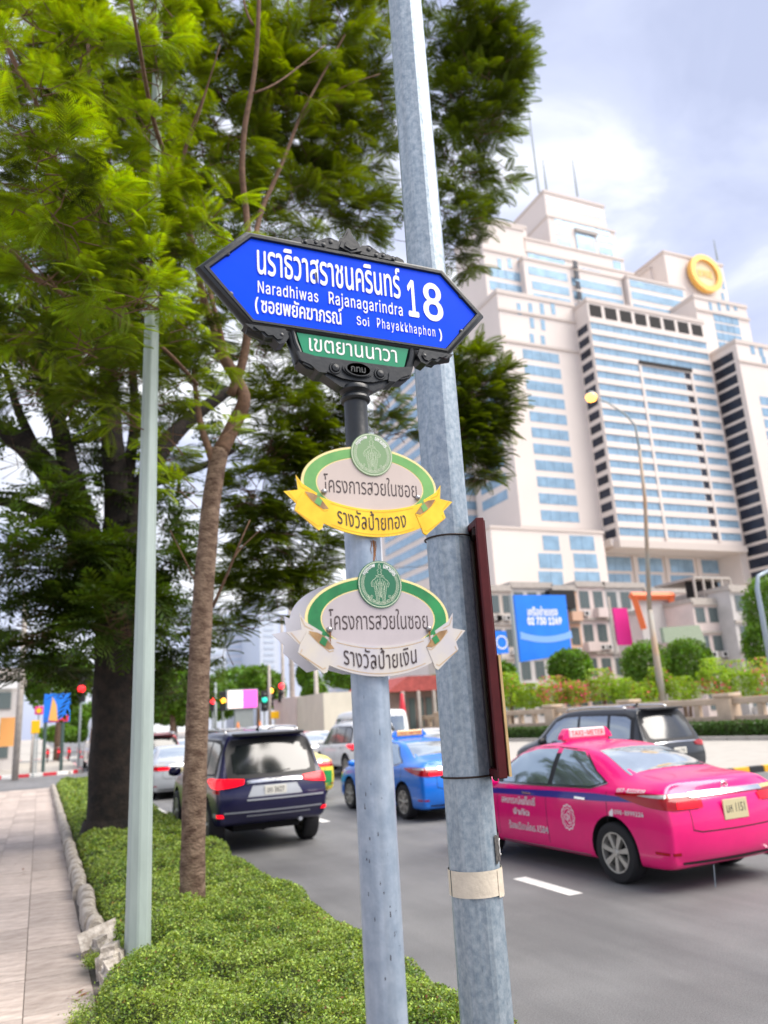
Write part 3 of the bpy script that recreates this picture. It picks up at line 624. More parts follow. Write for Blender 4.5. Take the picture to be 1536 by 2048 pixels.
T4=np.stack([idx,idx+1,idx+nx+1,idx+nx],-1).reshape(-1,4)
def leaf_quads(P,L,up=.6,asp=.55,fold=.0,dirs=None):
    n=len(P); N_=rng.normal(size=(n,3)); N_[:,2]=np.abs(N_[:,2])*.8+up; N_/=np.linalg.norm(N_,axis=1)[:,None]
    if dirs is None: D=rng.normal(size=(n,3))
    else: D=dirs+rng.normal(size=(n,3))*.5
    D-= (D*N_).sum(1)[:,None]*N_; D/=np.linalg.norm(D,axis=1)[:,None]; Bv=np.cross(N_,D)
    L=np.broadcast_to(L,(n,))[:,None]; k=rng.uniform(.3,.55,(n,1))
    V=np.stack([P-D*L*.5,P-D*L*.5+D*L*k+Bv*L*asp*.5,P+D*L*.5,P-D*L*.5+D*L*k-Bv*L*asp*.5],1).reshape(-1,3)
    return V,np.arange(4*n).reshape(n,4)
def scatter_cover(y0,y1,dens,L):
    n=int((y1-y0)*2.1*dens); x=rng.uniform(.42,2.5,n); y=rng.uniform(y0,y1,n); z=hz(x,y)
    k=z>.12; x,y,z=x[k],y[k],z[k]; z=z+rng.uniform(-.05,.016,len(x))
    return np.stack([x,y,z],1),rng.uniform(.7,1.3,len(x))*L
Ps=[];Ls=[]
for a in ((3.2,5.2,19000,.0185),(5.2,7.5,14000,.021),(7.5,11,7500,.027),(11,18,3200,.038),(18,31.7,1500,.055)):
    p,l=scatter_cover(*a); Ps.append(p); Ls.append(l)
# trailing shoots spilling over the edging in the foreground
for k in range(150):
    x0=random.uniform(.30,.62); y0=random.uniform(4.7,6.0) if k<120 else random.uniform(6.9,7.1)
    if k>=120: x0=random.uniform(.44,.50)
    n=70; p=np.stack([rng.normal(x0,.035,n),rng.normal(y0,.045,n),.17+np.abs(rng.normal(0,.05 if k<120 else .03,n))+max(0,(x0-.35))*.35],1); Ps.append(p); Ls.append(rng.uniform(.011,.021,n))
for k in range(46):  # wisps standing above the mat
    x0,y0=random.uniform(.7,2.3),random.uniform(4.4,9); h0=float(hz(x0,y0)); n=26; t=rng.random(n)
    p=np.stack([x0+t*random.uniform(-.06,.06)+rng.normal(0,.006,n),y0+rng.normal(0,.006,n),h0+t*.09],1); Ps.append(p); Ls.append(rng.uniform(.012,.018,n))
P=np.concatenate(Ps); Ln=np.concatenate(Ls); V2,T2=leaf_quads(P,Ln)
VV=np.concatenate([V,V2]); TT=np.concatenate([T4,T2+len(V)]); rr_=rng.random(len(T2)); mi=np.concatenate([np.zeros(len(T4)),np.where(rr_<.22,2,np.where(rr_>.988,3,1))])
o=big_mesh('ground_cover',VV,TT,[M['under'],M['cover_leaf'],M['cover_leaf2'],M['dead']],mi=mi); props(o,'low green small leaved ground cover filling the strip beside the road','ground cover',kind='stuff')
# ================================================================== VEHICLES  (local frame: origin at the rear centre on the ground, +Y forward, X right)
def lattice(st,offR,offF,nc=7,crown=.03,cutters=(),name='body',mat_=None,under=None,parent=None,ztopcap=1):
    cols=[-1,-.86,-.5,0,.5,.86,1]; NK=8; NJ=len(st); G={}
    V=[];idx={}
    def ring(s):
        y,zb,zbelt,zt,w,wt=s
        zk=[zb,zb+.07,zb+.45*(zbelt-zb),zbelt-.17,zbelt-.045,zbelt,zbelt+.55*(zt-.03-zbelt),zt-.03]
        wk=[w*.93,w*.985,w,w*.992,w*.975,w*.945,0,wt]; wk[6]=wk[5]+(wt-wk[5])*.5+.012*min(1,(zt-zbelt)/.3)
        return zk,wk
    def pos(i,j,k):
        s=st[j]; zk,wk=ring(s); f=cols[i]; x=f*wk[k]; z=zk[k]; y=s[0]
        if k==NK-1: z+=crown*(1-f*f)+(.012 if abs(f)<1 else 0)
        if j==0: y+=offR[k]+.10*(abs(f)**3)
        if j==1: y+=offR[k]*.85+.05*(abs(f)**3)*0
        if j==NJ-1: y+=offF[k]-.22*(abs(f)**3)
        if j==NJ-2: y+=offF[k]*.7
        return (x,y,z)
    def vid(i,j,k):
        if (i,j,k) not in idx: idx[(i,j,k)]=len(V); V.append(pos(i,j,k))
        return idx[(i,j,k)]
    f=[]; NI=len(cols)
    for j in range(NJ-1):
        for k in range(NK-1):
            f.append((vid(0,j,k),vid(0,j+1,k),vid(0,j+1,k+1),vid(0,j,k+1))); f.append((vid(NI-1,j,k),vid(NI-1,j,k+1),vid(NI-1,j+1,k+1),vid(NI-1,j+1,k)))
        for i in range(NI-1):
            f.append((vid(i,j,NK-1),vid(i,j+1,NK-1),vid(i+1,j+1,NK-1),vid(i+1,j,NK-1))); f.append((vid(i,j,0),vid(i+1,j,0),vid(i+1,j+1,0),vid(i,j+1,0)))
    for j in (0,NJ-1):
        for i in range(NI-1):
            for k in range(NK-1):
                q=(vid(i,j,k),vid(i,j,k+1),vid(i+1,j,k+1),vid(i+1,j,k)); f.append(q if j==0 else q[::-1])
    me=bpy.data.meshes.new(name); me.from_pydata(V,[],f); o=bpy.data.objects.new(name,me); C.objects.link(o)
    me.materials.append(mat_); me.materials.append(under)
    sd=o.modifiers.new('s','SUBSURF'); sd.levels=2
    tmp=[]
    for (x,y,z,r,w) in cutters:
        bm=bmesh.new(); bmesh.ops.create_cone(bm,cap_ends=True,segments=28,radius1=r,radius2=r,depth=w,matrix=Matrix.Translation((x,y,z))@Matrix.Rotation(math.pi/2,4,'Y'))
        cm=bpy.data.meshes.new('cut'); bm.to_mesh(cm); bm.free(); cm.materials.append(mat_); cm.materials.append(under)
        for p in cm.polygons: p.material_index=1
        co=bpy.data.objects.new('cut',cm); C.objects.link(co); tmp.append(co)
        b=o.modifiers.new('b','BOOLEAN'); b.operation='DIFFERENCE'; b.object=co; b.solver='EXACT'
    dg=bpy.context.evaluated_depsgraph_get()
    for b in o.modifiers:
        if b.type=='BOOLEAN': b.show_viewport=False
    bpy.context.view_layer.update(); dg=bpy.context.evaluated_depsgraph_get(); bv=BVHTree.FromObject(o,dg)
    for b in o.modifiers: b.show_viewport=True
    bpy.context.view_layer.update(); dg=bpy.context.evaluated_depsgraph_get()
    m2=bpy.data.meshes.new_from_object(o.evaluated_get(dg)); m2.name=name
    for q in [o]+tmp: bpy.data.objects.remove(q)
    m2.polygons.foreach_set('use_smooth',[True]*len(m2.polygons)); m2.set_sharp_from_angle(angle=rad(50))
    ob=bpy.data.objects.new(name,m2); link(ob,parent); return ob,bv
class Car:
    def __init__(s,t,bv): s.t=t; s.bv=bv
    def hitp(s,p,d,eps):
        h=s.bv.ray_cast(Vector(p),Vector(d).normalized(),6)
        if h[0] is None: return None
        n=h[1]; n=n if n.dot(Vector(d))<0 else -n
        return h[0]+n*eps
    def patch(s,name,cols,m,side=None,eps=.004,nv=6,sub=4,dirf=None,skirt=.008):
        """cols: list of (a,lo,hi); side +-1 -> a is y, lo/hi z on the flank; 'rear' -> a is x; 'top' -> a is y and lo/hi are x"""
        a=[c[0] for c in cols]; n=(len(cols)-1)*sub+1; G=[]
        ts=np.linspace(0,len(cols)-1,n); xs_=np.interp(ts,range(len(cols)),a); lo=np.interp(ts,range(len(cols)),[c[1] for c in cols]); hi=np.interp(ts,range(len(cols)),[c[2] for c in cols])
        for i in range(n):
            for j in range(nv+1):
                v=lo[i]+(hi[i]-lo[i])*j/nv
                if side in (1,-1): p=(side*2,xs_[i],v); d=(-side,0,0)
                elif side=='rear': p=(xs_[i],-2,v); d=(0,1,0)
                elif side=='front': p=(xs_[i],9,v); d=(0,-1,0)
                elif side=='top': p=(v,xs_[i],4); d=(0,0,-1)
                elif callable(dirf): p,d=dirf(xs_[i],v)
                h=s.hitp(p,d,eps)
                if h is None: h=Vector(G[-1]) if G else Vector(p)
                G.append(tuple(h))
        nn=nv+1; f=[(i*nn+j,(i+1)*nn+j,(i+1)*nn+j+1,i*nn+j+1) for i in range(n-1) for j in range(nv)]
        mb=MB(); mb.add(G,f)
        ci=np.mean(G,0); edge=[i*nn for i in range(n)]+[(n-1)*nn+j for j in range(1,nn)]+[i*nn+nv for i in range(n-2,-1,-1)]+[j for j in range(nv-1,0,-1)]
        cen=np.array([0,np.clip(ci[1],1,3.6),ci[2]*.7]); E_=[G[k] for k in edge]; I_=[tuple(np.array(g)+nrm(cen-np.array(g))*skirt*1.6) for g in E_]; k=len(E_)
        mb.add(E_+I_,[(q,(q+1)%k,k+(q+1)%k,k+q) for q in range(k)])
        return mb.build(name,m,s.t,smooth=True,auto=50)
    def text(s,name,txt,box,m,side,eps=.006,bold=.01,mirror=False):
        v,f=text2d(txt,bold); lo,hi=v.min(0),v.max(0); a0,z0,a1,z1=box; P=[]
        for t in v:
            a=a0+(t[0]-lo[0])/(hi[0]-lo[0])*(a1-a0); z=z0+(t[1]-lo[1])/(hi[1]-lo[1])*(z1-z0)
            if side=='rear': h=s.hitp((a,-2,z),(0,1,0),eps)
            else: h=s.hitp((side*2,a,z),(-side,0,0),eps)
            P.append(tuple(h) if h else (0,a,z))
        mb=MB(); mb.add(P,f); return mb.build(name,m,s.t,fix=False)
    def wrapc(s,cx,cy):   # horizontal rays towards a centre, parameter = angle in degrees (0 = rearward, positive to the left)
        def d(a,z):
            an=rad(a); u=(-math.sin(an),-math.cos(an)); return (cx+u[0]*3,cy+u[1]*3,z),(-u[0],-u[1],0)
        return d
def wheel(t,x,y,r,side,spokes=7,w=.21,steel=False):
    mb=MB(); hw=w/2; prof=[(r*.66,-hw*.9),(r*.80,-hw),(r*.93,-hw*.98),(r*.985,-hw*.80),(r,-hw*.5),(r,hw*.5),(r*.985,hw*.80),(r*.93,hw*.98),(r*.80,hw),(r*.66,hw*.9)]
    mb.lathe(prof,axis=0,n=36); o=mb.build('wheel',M['rubber'],t,smooth=True,auto=40); o.location=(x,y,r)
    q=MB(); s=side
    q.lathe([(r*.68,-hw*.9),(r*.68,hw*.86),(r*.665,hw*.92),(r*.62,hw*.90),(r*.60,hw*.5),(r*.60,-hw*.8)],axis=0,n=36,m=0)
    q.lathe([(0,hw*.30),(r*.61,hw*.30)],axis=0,n=24,m=1)
    for k in range(spokes):
        a=2*math.pi*k/spokes+.2
        def P(rr,da,x_): return (x_,rr*math.cos(a+da),rr*math.sin(a+da))
        q.add([P(r*.10,-.6,hw*.80),P(r*.10,.6,hw*.80),P(r*.38,.20,hw*.84),P(r*.62,.15,hw*.84),P(r*.62,-.15,hw*.84),P(r*.38,-.20,hw*.84),
               P(r*.10,-.6,hw*.4),P(r*.10,.6,hw*.4),P(r*.38,.24,hw*.35),P(r*.62,.19,hw*.35),P(r*.62,-.19,hw*.35),P(r*.38,-.24,hw*.35)],
              [(0,1,2,5),(5,2,3,4),(1,7,8,2),(2,8,9,3),(0,5,11,6),(5,4,10,11)],0)
    q.lathe([(0,hw*.98),(r*.12,hw*.95),(r*.15,hw*.78),(r*.15,hw*.4)],axis=0,n=16,m=0)
    ro=q.build('rim',[M['rim'],M['dark']],o,smooth=True,auto=30)
    if s<0: ro.rotation_euler=(0,0,math.pi)
    return o
def paint(name,col,c2=None,rough=.28): return mat(name,col,rough,spec=.4,coat=.6,crough=.05,var=.05,scale=2.5)
M['pink']=paint('pink_taxi_paint',(.85,.0,.175)); M['blue_car']=paint('blue_taxi_paint',(.008,.20,.80)); M['navy']=paint('dark_navy_paint',(.006,.005,.05)); M['grey_suv']=paint('dark_grey_paint',(.022,.026,.032))
M['white_car']=paint('white_car_paint',(.75,.75,.74)); M['silver_car']=paint('silver_car_paint',(.42,.44,.47)); M['green_car']=paint('green_taxi_paint',(.03,.33,.09)); M['yellow_car']=paint('yellow_taxi_paint',(.85,.70,.06)); M['red_car']=paint('red_car_paint',(.50,.02,.03))
M['stripe']=mat('deep_blue_stripe',(.006,.004,.26),.3,coat=.4); M['pale_pink']=mat('pale_sign_acrylic',(.80,.62,.60),.4); M['decal']=mat('pale_vinyl_lettering',(.92,.84,.86),.5); M['under_car']=mat('underbody',(.006,.006,.007),.9)
M['suv_glass']=mat('smoked_rear_glass',(.012,.015,.017),.12,spec=.7,coat=.6,crough=.12); M['clear_lens']=mat('clear_lamp_lens',(.42,.42,.40),.15,coat=1)
def box_part(name,c,s,m,t,bev=.008,rot=None):
    mb=MB(); mb.box((-s[0]/2,-s[1]/2,-s[2]/2),(s[0]/2,s[1]/2,s[2]/2)); o=mb.build(name,m,t,bevel=bev); o.location=c
    if rot: o.rotation_euler=rot
    return o
SED=[(0,.30,.93,1.045,.83,.66),(.10,.22,.96,1.08,.875,.70),(.40,.20,.985,1.105,.885,.70),(.78,.20,.985,1.125,.887,.66),(1.12,.20,.98,1.275,.887,.60),(1.50,.20,.975,1.405,.887,.57),(2.05,.20,.965,1.465,.887,.575),(2.55,.20,.955,1.46,.887,.58),(2.95,.20,.945,1.395,.887,.585),(3.32,.20,.93,1.19,.885,.64),(3.66,.20,.90,1.00,.88,.68),(4.05,.20,.85,.93,.865,.68),(4.42,.22,.73,.82,.80,.60),(4.60,.30,.62,.70,.66,.50)]
def sedan(name,label,paintm,taxi=None,loc=(0,0,0),rz=0,group=None,detail=True,gl='glass_pale'):
    t=thing(name,label,'taxi' if taxi else 'car',loc,rz,group); r=.318; wy=(.97,3.66)
    cut=[(s*.80,y,r+.015,r+.055,.46) for y in wy for s in (-1,1)]
    body,bv=lattice(SED,[.07,.03,0,.015,.05,.085,.11,.13],[-.02,0,0,0,-.02,-.05,-.06,-.08],cutters=cut,mat_=paintm,under=M['under_car'],parent=t)
    c=Car(t,bv)
    for y in wy:
        for s in (-1,1): wheel(t,s*.785,y,r,s,7)
    for s in (-1,1):
        c.patch('window_trim',[(1.06,1.035,1.045),(1.30,.975,1.16),(1.62,.968,1.385),(2.2,.958,1.425),(2.6,.955,1.415),(2.92,.952,1.345),(3.30,.95,1.12),(3.50,.945,.965)],M['dark'],s,.0025,5,5)
        c.patch('side_window',[(1.12,1.035,1.055),(1.32,.995,1.155),(1.63,.99,1.36),(2.03,.985,1.395)],M[gl],s,.0065,5,6)
        c.patch('side_window',[(2.12,.985,1.395),(2.55,.98,1.385),(2.90,.975,1.315),(3.12,.972,1.18)],M[gl],s,.0065,5,6)
        c.patch('window_strip',[(1.04,1.03,1.042),(1.30,.968,.982),(2.1,.955,.970),(3.4,.945,.958)],M['chrome'],s,.006,2,6)
        for y in (2.14,3.22,1.02): c.patch('door_seam',[(y,.30 if y>1.5 else .62,.95),(y+.007,.30 if y>1.5 else .62,.95)],M['dark'],s,.0015,10,1,skirt=.001)
        c.patch('sill_trim',[(1.42,.235,.25),(3.2,.235,.25)],M['chrome'] if taxi=='pink' else M['dark'],s,.004,1,10)
        for y in (1.36,2.42): c.patch('door_handle',[(y,.845,.868),(y+.19,.85,.873)],M['chrome'],s,.028,3,3,skirt=.03)
        mb=MB(); mb.lathe([(0,-.10),(.05,-.09),(.075,-.03),(.075,.04),(.05,.09),(0,.10)],(0,0,0),0,14); o=mb.build('mirror',paintm,t,smooth=True); o.location=(s*1.0,3.13,.99); o.scale=(1,.6,.9)
    rw=M['glass_rear'] if 'glass_rear' in M else M[gl]
    c.patch('rear_window',[(.80,-.66,.66),(1.12,-.575,.575),(1.47,-.49,.49)],rw,'top',.005,10,5)
    c.patch('windscreen',[(2.98,-.52,.52),(3.30,-.60,.60),(3.58,-.66,.66)],M[gl],'top',.005,10,5)
    # lamps wrap round the rear corners
    for s in (-1,1):
        d=c.wrapc(0,.9) if s<0 else (lambda a,z,_d=c.wrapc(0,.9): _d(a,z))
        k=-s
        c.patch('tail_light',[(k*88,.925,.945),(k*75,.88,.955),(k*60,.83,.96),(k*45,.80,.955),(k*30,.805,.945)],M['tail_off'],None,.010,6,5,dirf=d)
        c.patch('tail_light_glow',[(k*43,.815,.875),(k*37,.812,.88),(k*27,.815,.885)],M['tail'],None,.013,4,3,dirf=d)
        c.patch('reflector',[(k*58,.375,.40),(k*44,.37,.40)],M['tail_off'],None,.006,2,4,dirf=d)
        c.patch('lamp_band',[(k*66,.932,.938),(k*52,.918,.95),(k*33,.915,.952)],M['clear_lens'] if s<0 else M['amber'],None,.014,3,6,dirf=d)
        c.patch('headlight',[(k*(180-60),.66,.76),(k*(180-30),.62,.72)],M['clear_lens'],None,.008,4,5,dirf=c.wrapc(0,3.6))
    c.patch('chrome_bar',[(-.54,.905,.955),(0,.91,.965),(.54,.905,.955)],M['chrome'],'rear',.02,4,8,skirt=.02)
    c.patch('boot_seam',[(-.60,.60,.612),(-.5,.575,.587),(0,.57,.582),(.5,.575,.587),(.60,.60,.612)],M['dark'],'rear',.002,1,6,skirt=.001)
    for s in (-1,1): c.patch('boot_seam',[(s*.605,.60,.80),(s*.598,.60,.80)],M['dark'],'rear',.002,6,1,skirt=.001)
    h=c.hitp((0,-2,.76),(0,1,0),.0)
    pl=box_part('number_plate',(0,h.y-.012,.765),(.36,.012,.20),M['plate'],t,.003)
    text_xz('plate_lettering','มห 1151',(-.14,-.035,.14,.055),-.0065,M['ink'],pl,.01); 
    mb=MB(); mb.tube([(.04*math.cos(a)*1.2,0,.04*math.sin(a)*.85) for a in np.linspace(0,6.283,21)],.006,6); mb.tube([(.022*math.cos(a),0,.033*math.sin(a)) for a in np.linspace(0,6.283,17)],.004,5)
    h=c.hitp((0,-2,.995),(0,1,0),.004); o=mb.build('badge',M['chrome'],t,smooth=True); o.location=h; 
    c.patch('bumper_lip',[(-.72,.275,.30),(0,.265,.30),(.72,.275,.30)],M['dark'],'rear',.004,2,8)
    mb=MB(); mb.tube([(.55,.02,.24),(.55,.5,.26)],.028,10); mb.build('exhaust',M['chrome'],t)
    mb=MB(); mb.box((-.6,.5,.16),(.6,4.1,.26)); mb.build('floor_pan',M['under_car'],t)
    mb=MB(); mb.tube([(-.78,.97,.3),(.78,.97,.3)],.05,8); mb.build('rear_axle',M['under_car'],t)
    if taxi:
        sg=M['pale_pink'] if taxi=='pink' else M['amber'] if taxi=='blue' else M['pale_pink']
        o=box_part('roof_sign',(0,2.30,1.565),(.62,.12,.12),sg,t,.015)
        z=MB()
        for s in (-1,1): z.prism([(s*.31,-.06),(s*.42,-.075),(s*.40,-.02),(s*.335,.05),(s*.31,.06)],-.055,.055)
        z.build('sign_end',paintm,o); z=MB(); z.box((-.36,-.04,-.10),(.36,.04,-.055)); z.build('sign_foot',paintm,o)
        text_xz('sign_lettering','TAXI-METER',(-.27,-.032,.27,.032),-.0606,M['red_car'],o,.015)
    if taxi=='pink':
        for s in (-1,1):
            c.patch('blue_stripe',[(.38,.870,.885),(.62,.865,.905),(1.2,.845,.925),(2.0,.835,.915),(4.3,.80,.86)],M['stripe'],s,.003,2,6,skirt=.002)
        W_=M['decal']
        # left flank reads rear-to-front reversed: y decreases to the right of the picture
        c.text('door_lettering','สหกรณ์แท็กซี่',(3.12,.71,2.36,.815),W_,-1,bold=.03); c.text('door_lettering','จำกัด',(2.86,.58,2.50,.665),W_,-1,bold=.04); c.text('door_lettering','ร้องเรียนโทร.1584',(2.98,.40,2.14,.50),W_,-1,bold=.03)
        c.text('phone_lettering','097-8222929',(.86,.955,.43,.995),W_,-1,bold=.04); c.text('phone_lettering','098-8999224',(.90,.725,.45,.775),W_,-1,bold=.04)
        mb=MB(); cx,cz=1.72,.63
        def lp_(fn,w,n=48):
            Pp=[]; 
            for i in range(n+1):
                a=2*math.pi*i/n; 
                for ww in (-w/2,w/2):
                    rr=fn(a)+ww; h=c.hitp((-2,cx+rr*math.cos(a)*.85,cz+rr*math.sin(a)),(1,0,0),.005); Pp.append(tuple(h))
            mb.add(Pp,[(2*i,2*i+1,2*i+3,2*i+2) for i in range(n)])
        lp_(lambda a:.135+.008*math.cos(12*a),.016,72); lp_(lambda a:.100,.008); lp_(lambda a:.055+.02*math.cos(3*a),.014); lp_(lambda a:.020,.014); mb.build('door_crest',W_,t,fix=False)
        c.patch('fuel_flap',[(.92,.74,.76),(.93,.70,.78),(.99,.70,.74)],M['decal'],-1,.003,2,2,skirt=.001)
        mb=MB(); mb.tube([(-.35,.10,.24),(-.34,.13,.02)],.006,5); mb.build('earth_strap',M['galv'],t)
    if taxi=='blue':
        W_=M['decal']
        c.text('door_lettering','บริษัท แท็กซี่',(3.0,.70,2.4,.79),W_,-1,bold=.03); c.text('door_lettering','จำกัด',(2.84,.56,2.56,.63),W_,-1,bold=.03); c.text('door_lettering','โทร. 1584',(3.0,.36,2.36,.44),W_,-1,bold=.03)
        c.patch('door_panel_print',[(1.55,.52,.78),(2.0,.52,.78)],mat('pale_blue_print',(.12,.36,.80),.4),-1,.004,3,4,skirt=.001)
        c.patch('bumper_print',[(-.15,.52,.545),(.3,.50,.55),(.55,.54,.56)],mat('light_blue_print',(.15,.40,.85),.4),'rear',.003,2,5,skirt=.001)
    return t
M['glass_rear']=metalglass('pale_rear_glass',(.50,.58,.62),.75)
a_=rad(2.7)
sedan('pink_taxi','pink taxi sedan with blue stripe and pale roof sign',M['pink'],'pink',(6.84,6.60,0),a_)
sedan('blue_taxi','bright blue taxi sedan waiting ahead between the two steel poles',M['blue_car'],'blue',(7.42,13.55,0),rad(2))
SUV=[(0,.52,1.08,1.66,.84,.60),(.10,.42,1.12,1.735,.905,.66),(.45,.38,1.14,1.80,.915,.68),(1.0,.36,1.13,1.825,.92,.69),(1.8,.36,1.11,1.835,.92,.70),(2.5,.36,1.09,1.82,.92,.70),(2.95,.36,1.08,1.74,.92,.69),(3.35,.36,1.07,1.42,.915,.70),(3.62,.36,1.06,1.20,.91,.72),(4.0,.38,1.03,1.14,.90,.72),(4.4,.40,.95,1.05,.86,.68),(4.68,.46,.80,.92,.74,.60)]
def suv(name,label,pm,loc,rz,kind='navy',group=None):
    t=thing(name,label,'SUV',loc,rz,group); r=.385; wy=(.95,3.72)
    cut=[(s*.80,y,r+.01,r+.075,.50) for y in wy for s in (-1,1)]
    offR=[.10,.04,-.02,.0,.04,.06,.20,.36]
    body,bv=lattice(SUV,offR,[0,0,0,0,-.02,-.04,-.06,-.08],cutters=cut,mat_=pm,under=M['under_car'],parent=t); c=Car(t,bv)
    for y in wy:
        for s in (-1,1): wheel(t,s*.80,y,r,s,6,.25)
    G_=M['suv_glass'] if kind=='navy' else M['glass_side']
    for s in (-1,1):
        c.patch('window_trim',[(.42,1.16,1.60),(.7,1.13,1.70),(2.5,1.09,1.72),(2.9,1.085,1.62),(3.42,1.08,1.17)],M['dark'],s,.0025,5,6)
        for a,b in (((.52,1.20,1.57),(.62,1.18,1.62),(1.12,1.165,1.67)),((1.22,1.16,1.67),(1.6,1.15,1.69),(2.0,1.14,1.69)),((2.10,1.135,1.69),(2.55,1.13,1.66),(3.12,1.12,1.32))) if False else ():
            pass
        c.patch('side_window',[(.52,1.20,1.56),(.64,1.18,1.63),(1.10,1.165,1.67)],G_,s,.006,5,6)
        c.patch('side_window',[(1.18,1.16,1.67),(2.02,1.14,1.685)],G_,s,.006,5,10)
        c.patch('side_window',[(2.10,1.135,1.685),(2.55,1.13,1.66),(2.85,1.125,1.57),(3.16,1.12,1.30)],G_,s,.006,5,6)
        c.patch('window_strip',[(.45,1.13,1.15),(2.0,1.10,1.12),(3.4,1.07,1.09)],M['chrome'],s,.006,2,6)
        for y in (1.14,2.06,3.28): c.patch('door_seam',[(y,.5 if y!=1.14 else .85,1.12),(y+.008,.5 if y!=1.14 else .85,1.12)],M['dark'],s,.0015,8,1,skirt=.001)
        for y in (1.25,2.2): c.patch('door_handle',[(y,.985,1.01),(y+.2,.985,1.01)],M['chrome'],s,.028,3,3,skirt=.03)
        mb=MB(); mb.lathe([(0,-.12),(.07,-.10),(.10,-.03),(.10,.05),(.06,.11),(0,.12)],(0,0,0),0,14); o=mb.build('mirror',M['dark'] if kind=='grey' else pm,t,smooth=True); o.location=(s*1.06,3.05,1.16); o.scale=(1,.6,.85)
        mb=MB(); mb.tube([(s*.62,.75,1.80),(s*.63,.85,1.85),(s*.64,1.8,1.875),(s*.63,2.5,1.85),(s*.62,2.6,1.81)],.018,8); mb.build('roof_rail',M['chrome'],t,smooth=True)
        mb=MB()
        ay=[(.95+(r+.085)*math.cos(a),r+.01+(r+.085)*math.sin(a)) for a in np.linspace(.15,math.pi-.25,14)]
        k=-s; d=c.wrapc(0,.9)
        if kind=='navy':
            c.patch('tail_light',[(k*84,1.06,1.10),(k*66,.98,1.12),(k*50,.965,1.115),(k*38,.99,1.10),(k*31,1.02,1.09)],M['tail'],None,.02,6,5,dirf=d,skirt=.03)
            c.patch('lower_lamp',[(k*62,.90,.96),(k*48,.90,.96)],M['tail_off'],None,.012,3,4,dirf=d)
            c.patch('fog_reflector',[(k*52,.55,.60),(k*47,.55,.60)],M['tail'],None,.014,2,3,dirf=d)
            c.patch('fog_lens',[(k*62,.545,.60),(k*52,.545,.60)],M['clear_lens'],None,.012,2,3,dirf=d)
        else:
            c.patch('tail_light',[(k*80,1.03,1.08),(k*62,.98,1.10),(k*44,.97,1.09),(k*34,1.0,1.07)],M['tail_off'],None,.02,5,5,dirf=d,skirt=.03)
            c.patch('tail_glow',[(k*60,1.0,1.06),(k*46,1.0,1.06)],M['tail'],None,.024,3,4,dirf=d)
    c.patch('rear_window_surround',[(-.74,1.12,1.50),(-.66,1.10,1.69),(0,1.10,1.725),(.66,1.10,1.69),(.74,1.12,1.50)],M['dark'],'rear',.003,10,5)
    c.patch('rear_window',[(-.64,1.20,1.46),(-.57,1.17,1.60),(0,1.16,1.635),(.57,1.17,1.60),(.64,1.20,1.46)],M['suv_glass'],'rear',.007,10,5)
    c.patch('windscreen',[(2.78,-.62,.62),(3.2,-.66,.66),(3.55,-.70,.70)],M['glass'],'top',.005,8,5)
    mb=MB(); mb.prism([(-.60,-.02),(-.55,-.09),(.55,-.09),(.60,-.02),(.60,.10),(-.60,.10)],0,.035,'xy'); o=mb.build('roof_spoiler',M['dark'],t,bevel=.01); o.location=(0,.33,1.755); o.rotation_euler=(rad(4),0,0)
    h=c.hitp((0,-2,.92),(0,1,0),0)
    if kind=='navy':
        c.patch('chrome_garnish',[(-.45,1.02,1.06),(0,1.03,1.08),(.45,1.02,1.06)],M['chrome'],'rear',.03,3,8,skirt=.03)
        c.patch('plate_surround',[(-.44,.83,.84),(-.36,.83,.99),(.36,.83,.99),(.44,.83,.84)],M['silver_car'],'rear',.008,4,5)
        c.patch('bumper_strip',[(-.46,.775,.80),(.82,.775,.80)],M['silver_car'],'rear',.012,2,12)
        c.patch('bumper_strip',[(-.80,.605,.625),(.80,.605,.625)],M['silver_car'],'rear',.010,2,12)
        c.patch('bumper_strip',[(-.45,.545,.56),(.60,.545,.56)],M['silver_car'],'rear',.010,2,12)
        mb=MB(); mb.tube([(.1,.0,.985),(.08,-.02,1.2),(.0,.04,1.22)] if False else [(-.05,.10,1.16),(.28,.12,1.20)],.009,6); mb.build('wiper',M['dark'],t)
    else:
        c.patch('chrome_garnish',[(-.60,1.065,1.085),(0,1.075,1.10),(.60,1.065,1.085)],M['chrome'],'rear',.02,3,8,skirt=.02)
        c.patch('bumper_strip',[(-.78,.60,.63),(.78,.60,.63)],M['chrome'],'rear',.010,2,12)
    pl=box_part('number_plate',(0,h.y-.014,.915),(.36,.014,.13),M['plate_w'],t,.003); text_xz('plate_lettering','ฮภ 3627' if kind=='navy' else 'ขก 745',(-.14,-.04,.14,.04),-.0075,M['ink'],pl,.01)
    mb=MB(); mb.tube([(0,1.1,1.84),(0,.96,1.93)],.008,6); mb.tube([(0,1.12,1.83),(0,.98,1.88)],.02,6); mb.build('antenna',M['dark'],t)
    mb=MB(); mb.box((-.55,.55,.28),(.55,4.1,.42)); mb.build('chassis',M['under_car'],t)
    mb=MB(); mb.tube([(-.8,.95,.385),(.8,.95,.385)],.06,8); mb.tube([(0,.8,.36),(0,1.15,.36)],.13,10); mb.build('rear_axle',M['under_car'],t)
    mb=MB(); mb.tube([(.45,.15,.42),(.45,.8,.45)],.032,10); mb.build('exhaust',M['silver_car'],t)
    return t
M['glass_side']=metalglass('bluish_side_glass',(.26,.31,.36),.7)
suv('navy_suv','dark navy SUV with lit red tail lights beside the planted strip',M['navy'],(3.48,12.65,0),rad(1),'navy')
suv('grey_suv','dark grey SUV with black roof spoiler behind the pink taxi',M['grey_suv'],(12.15,12.95,0),rad(6),'grey')
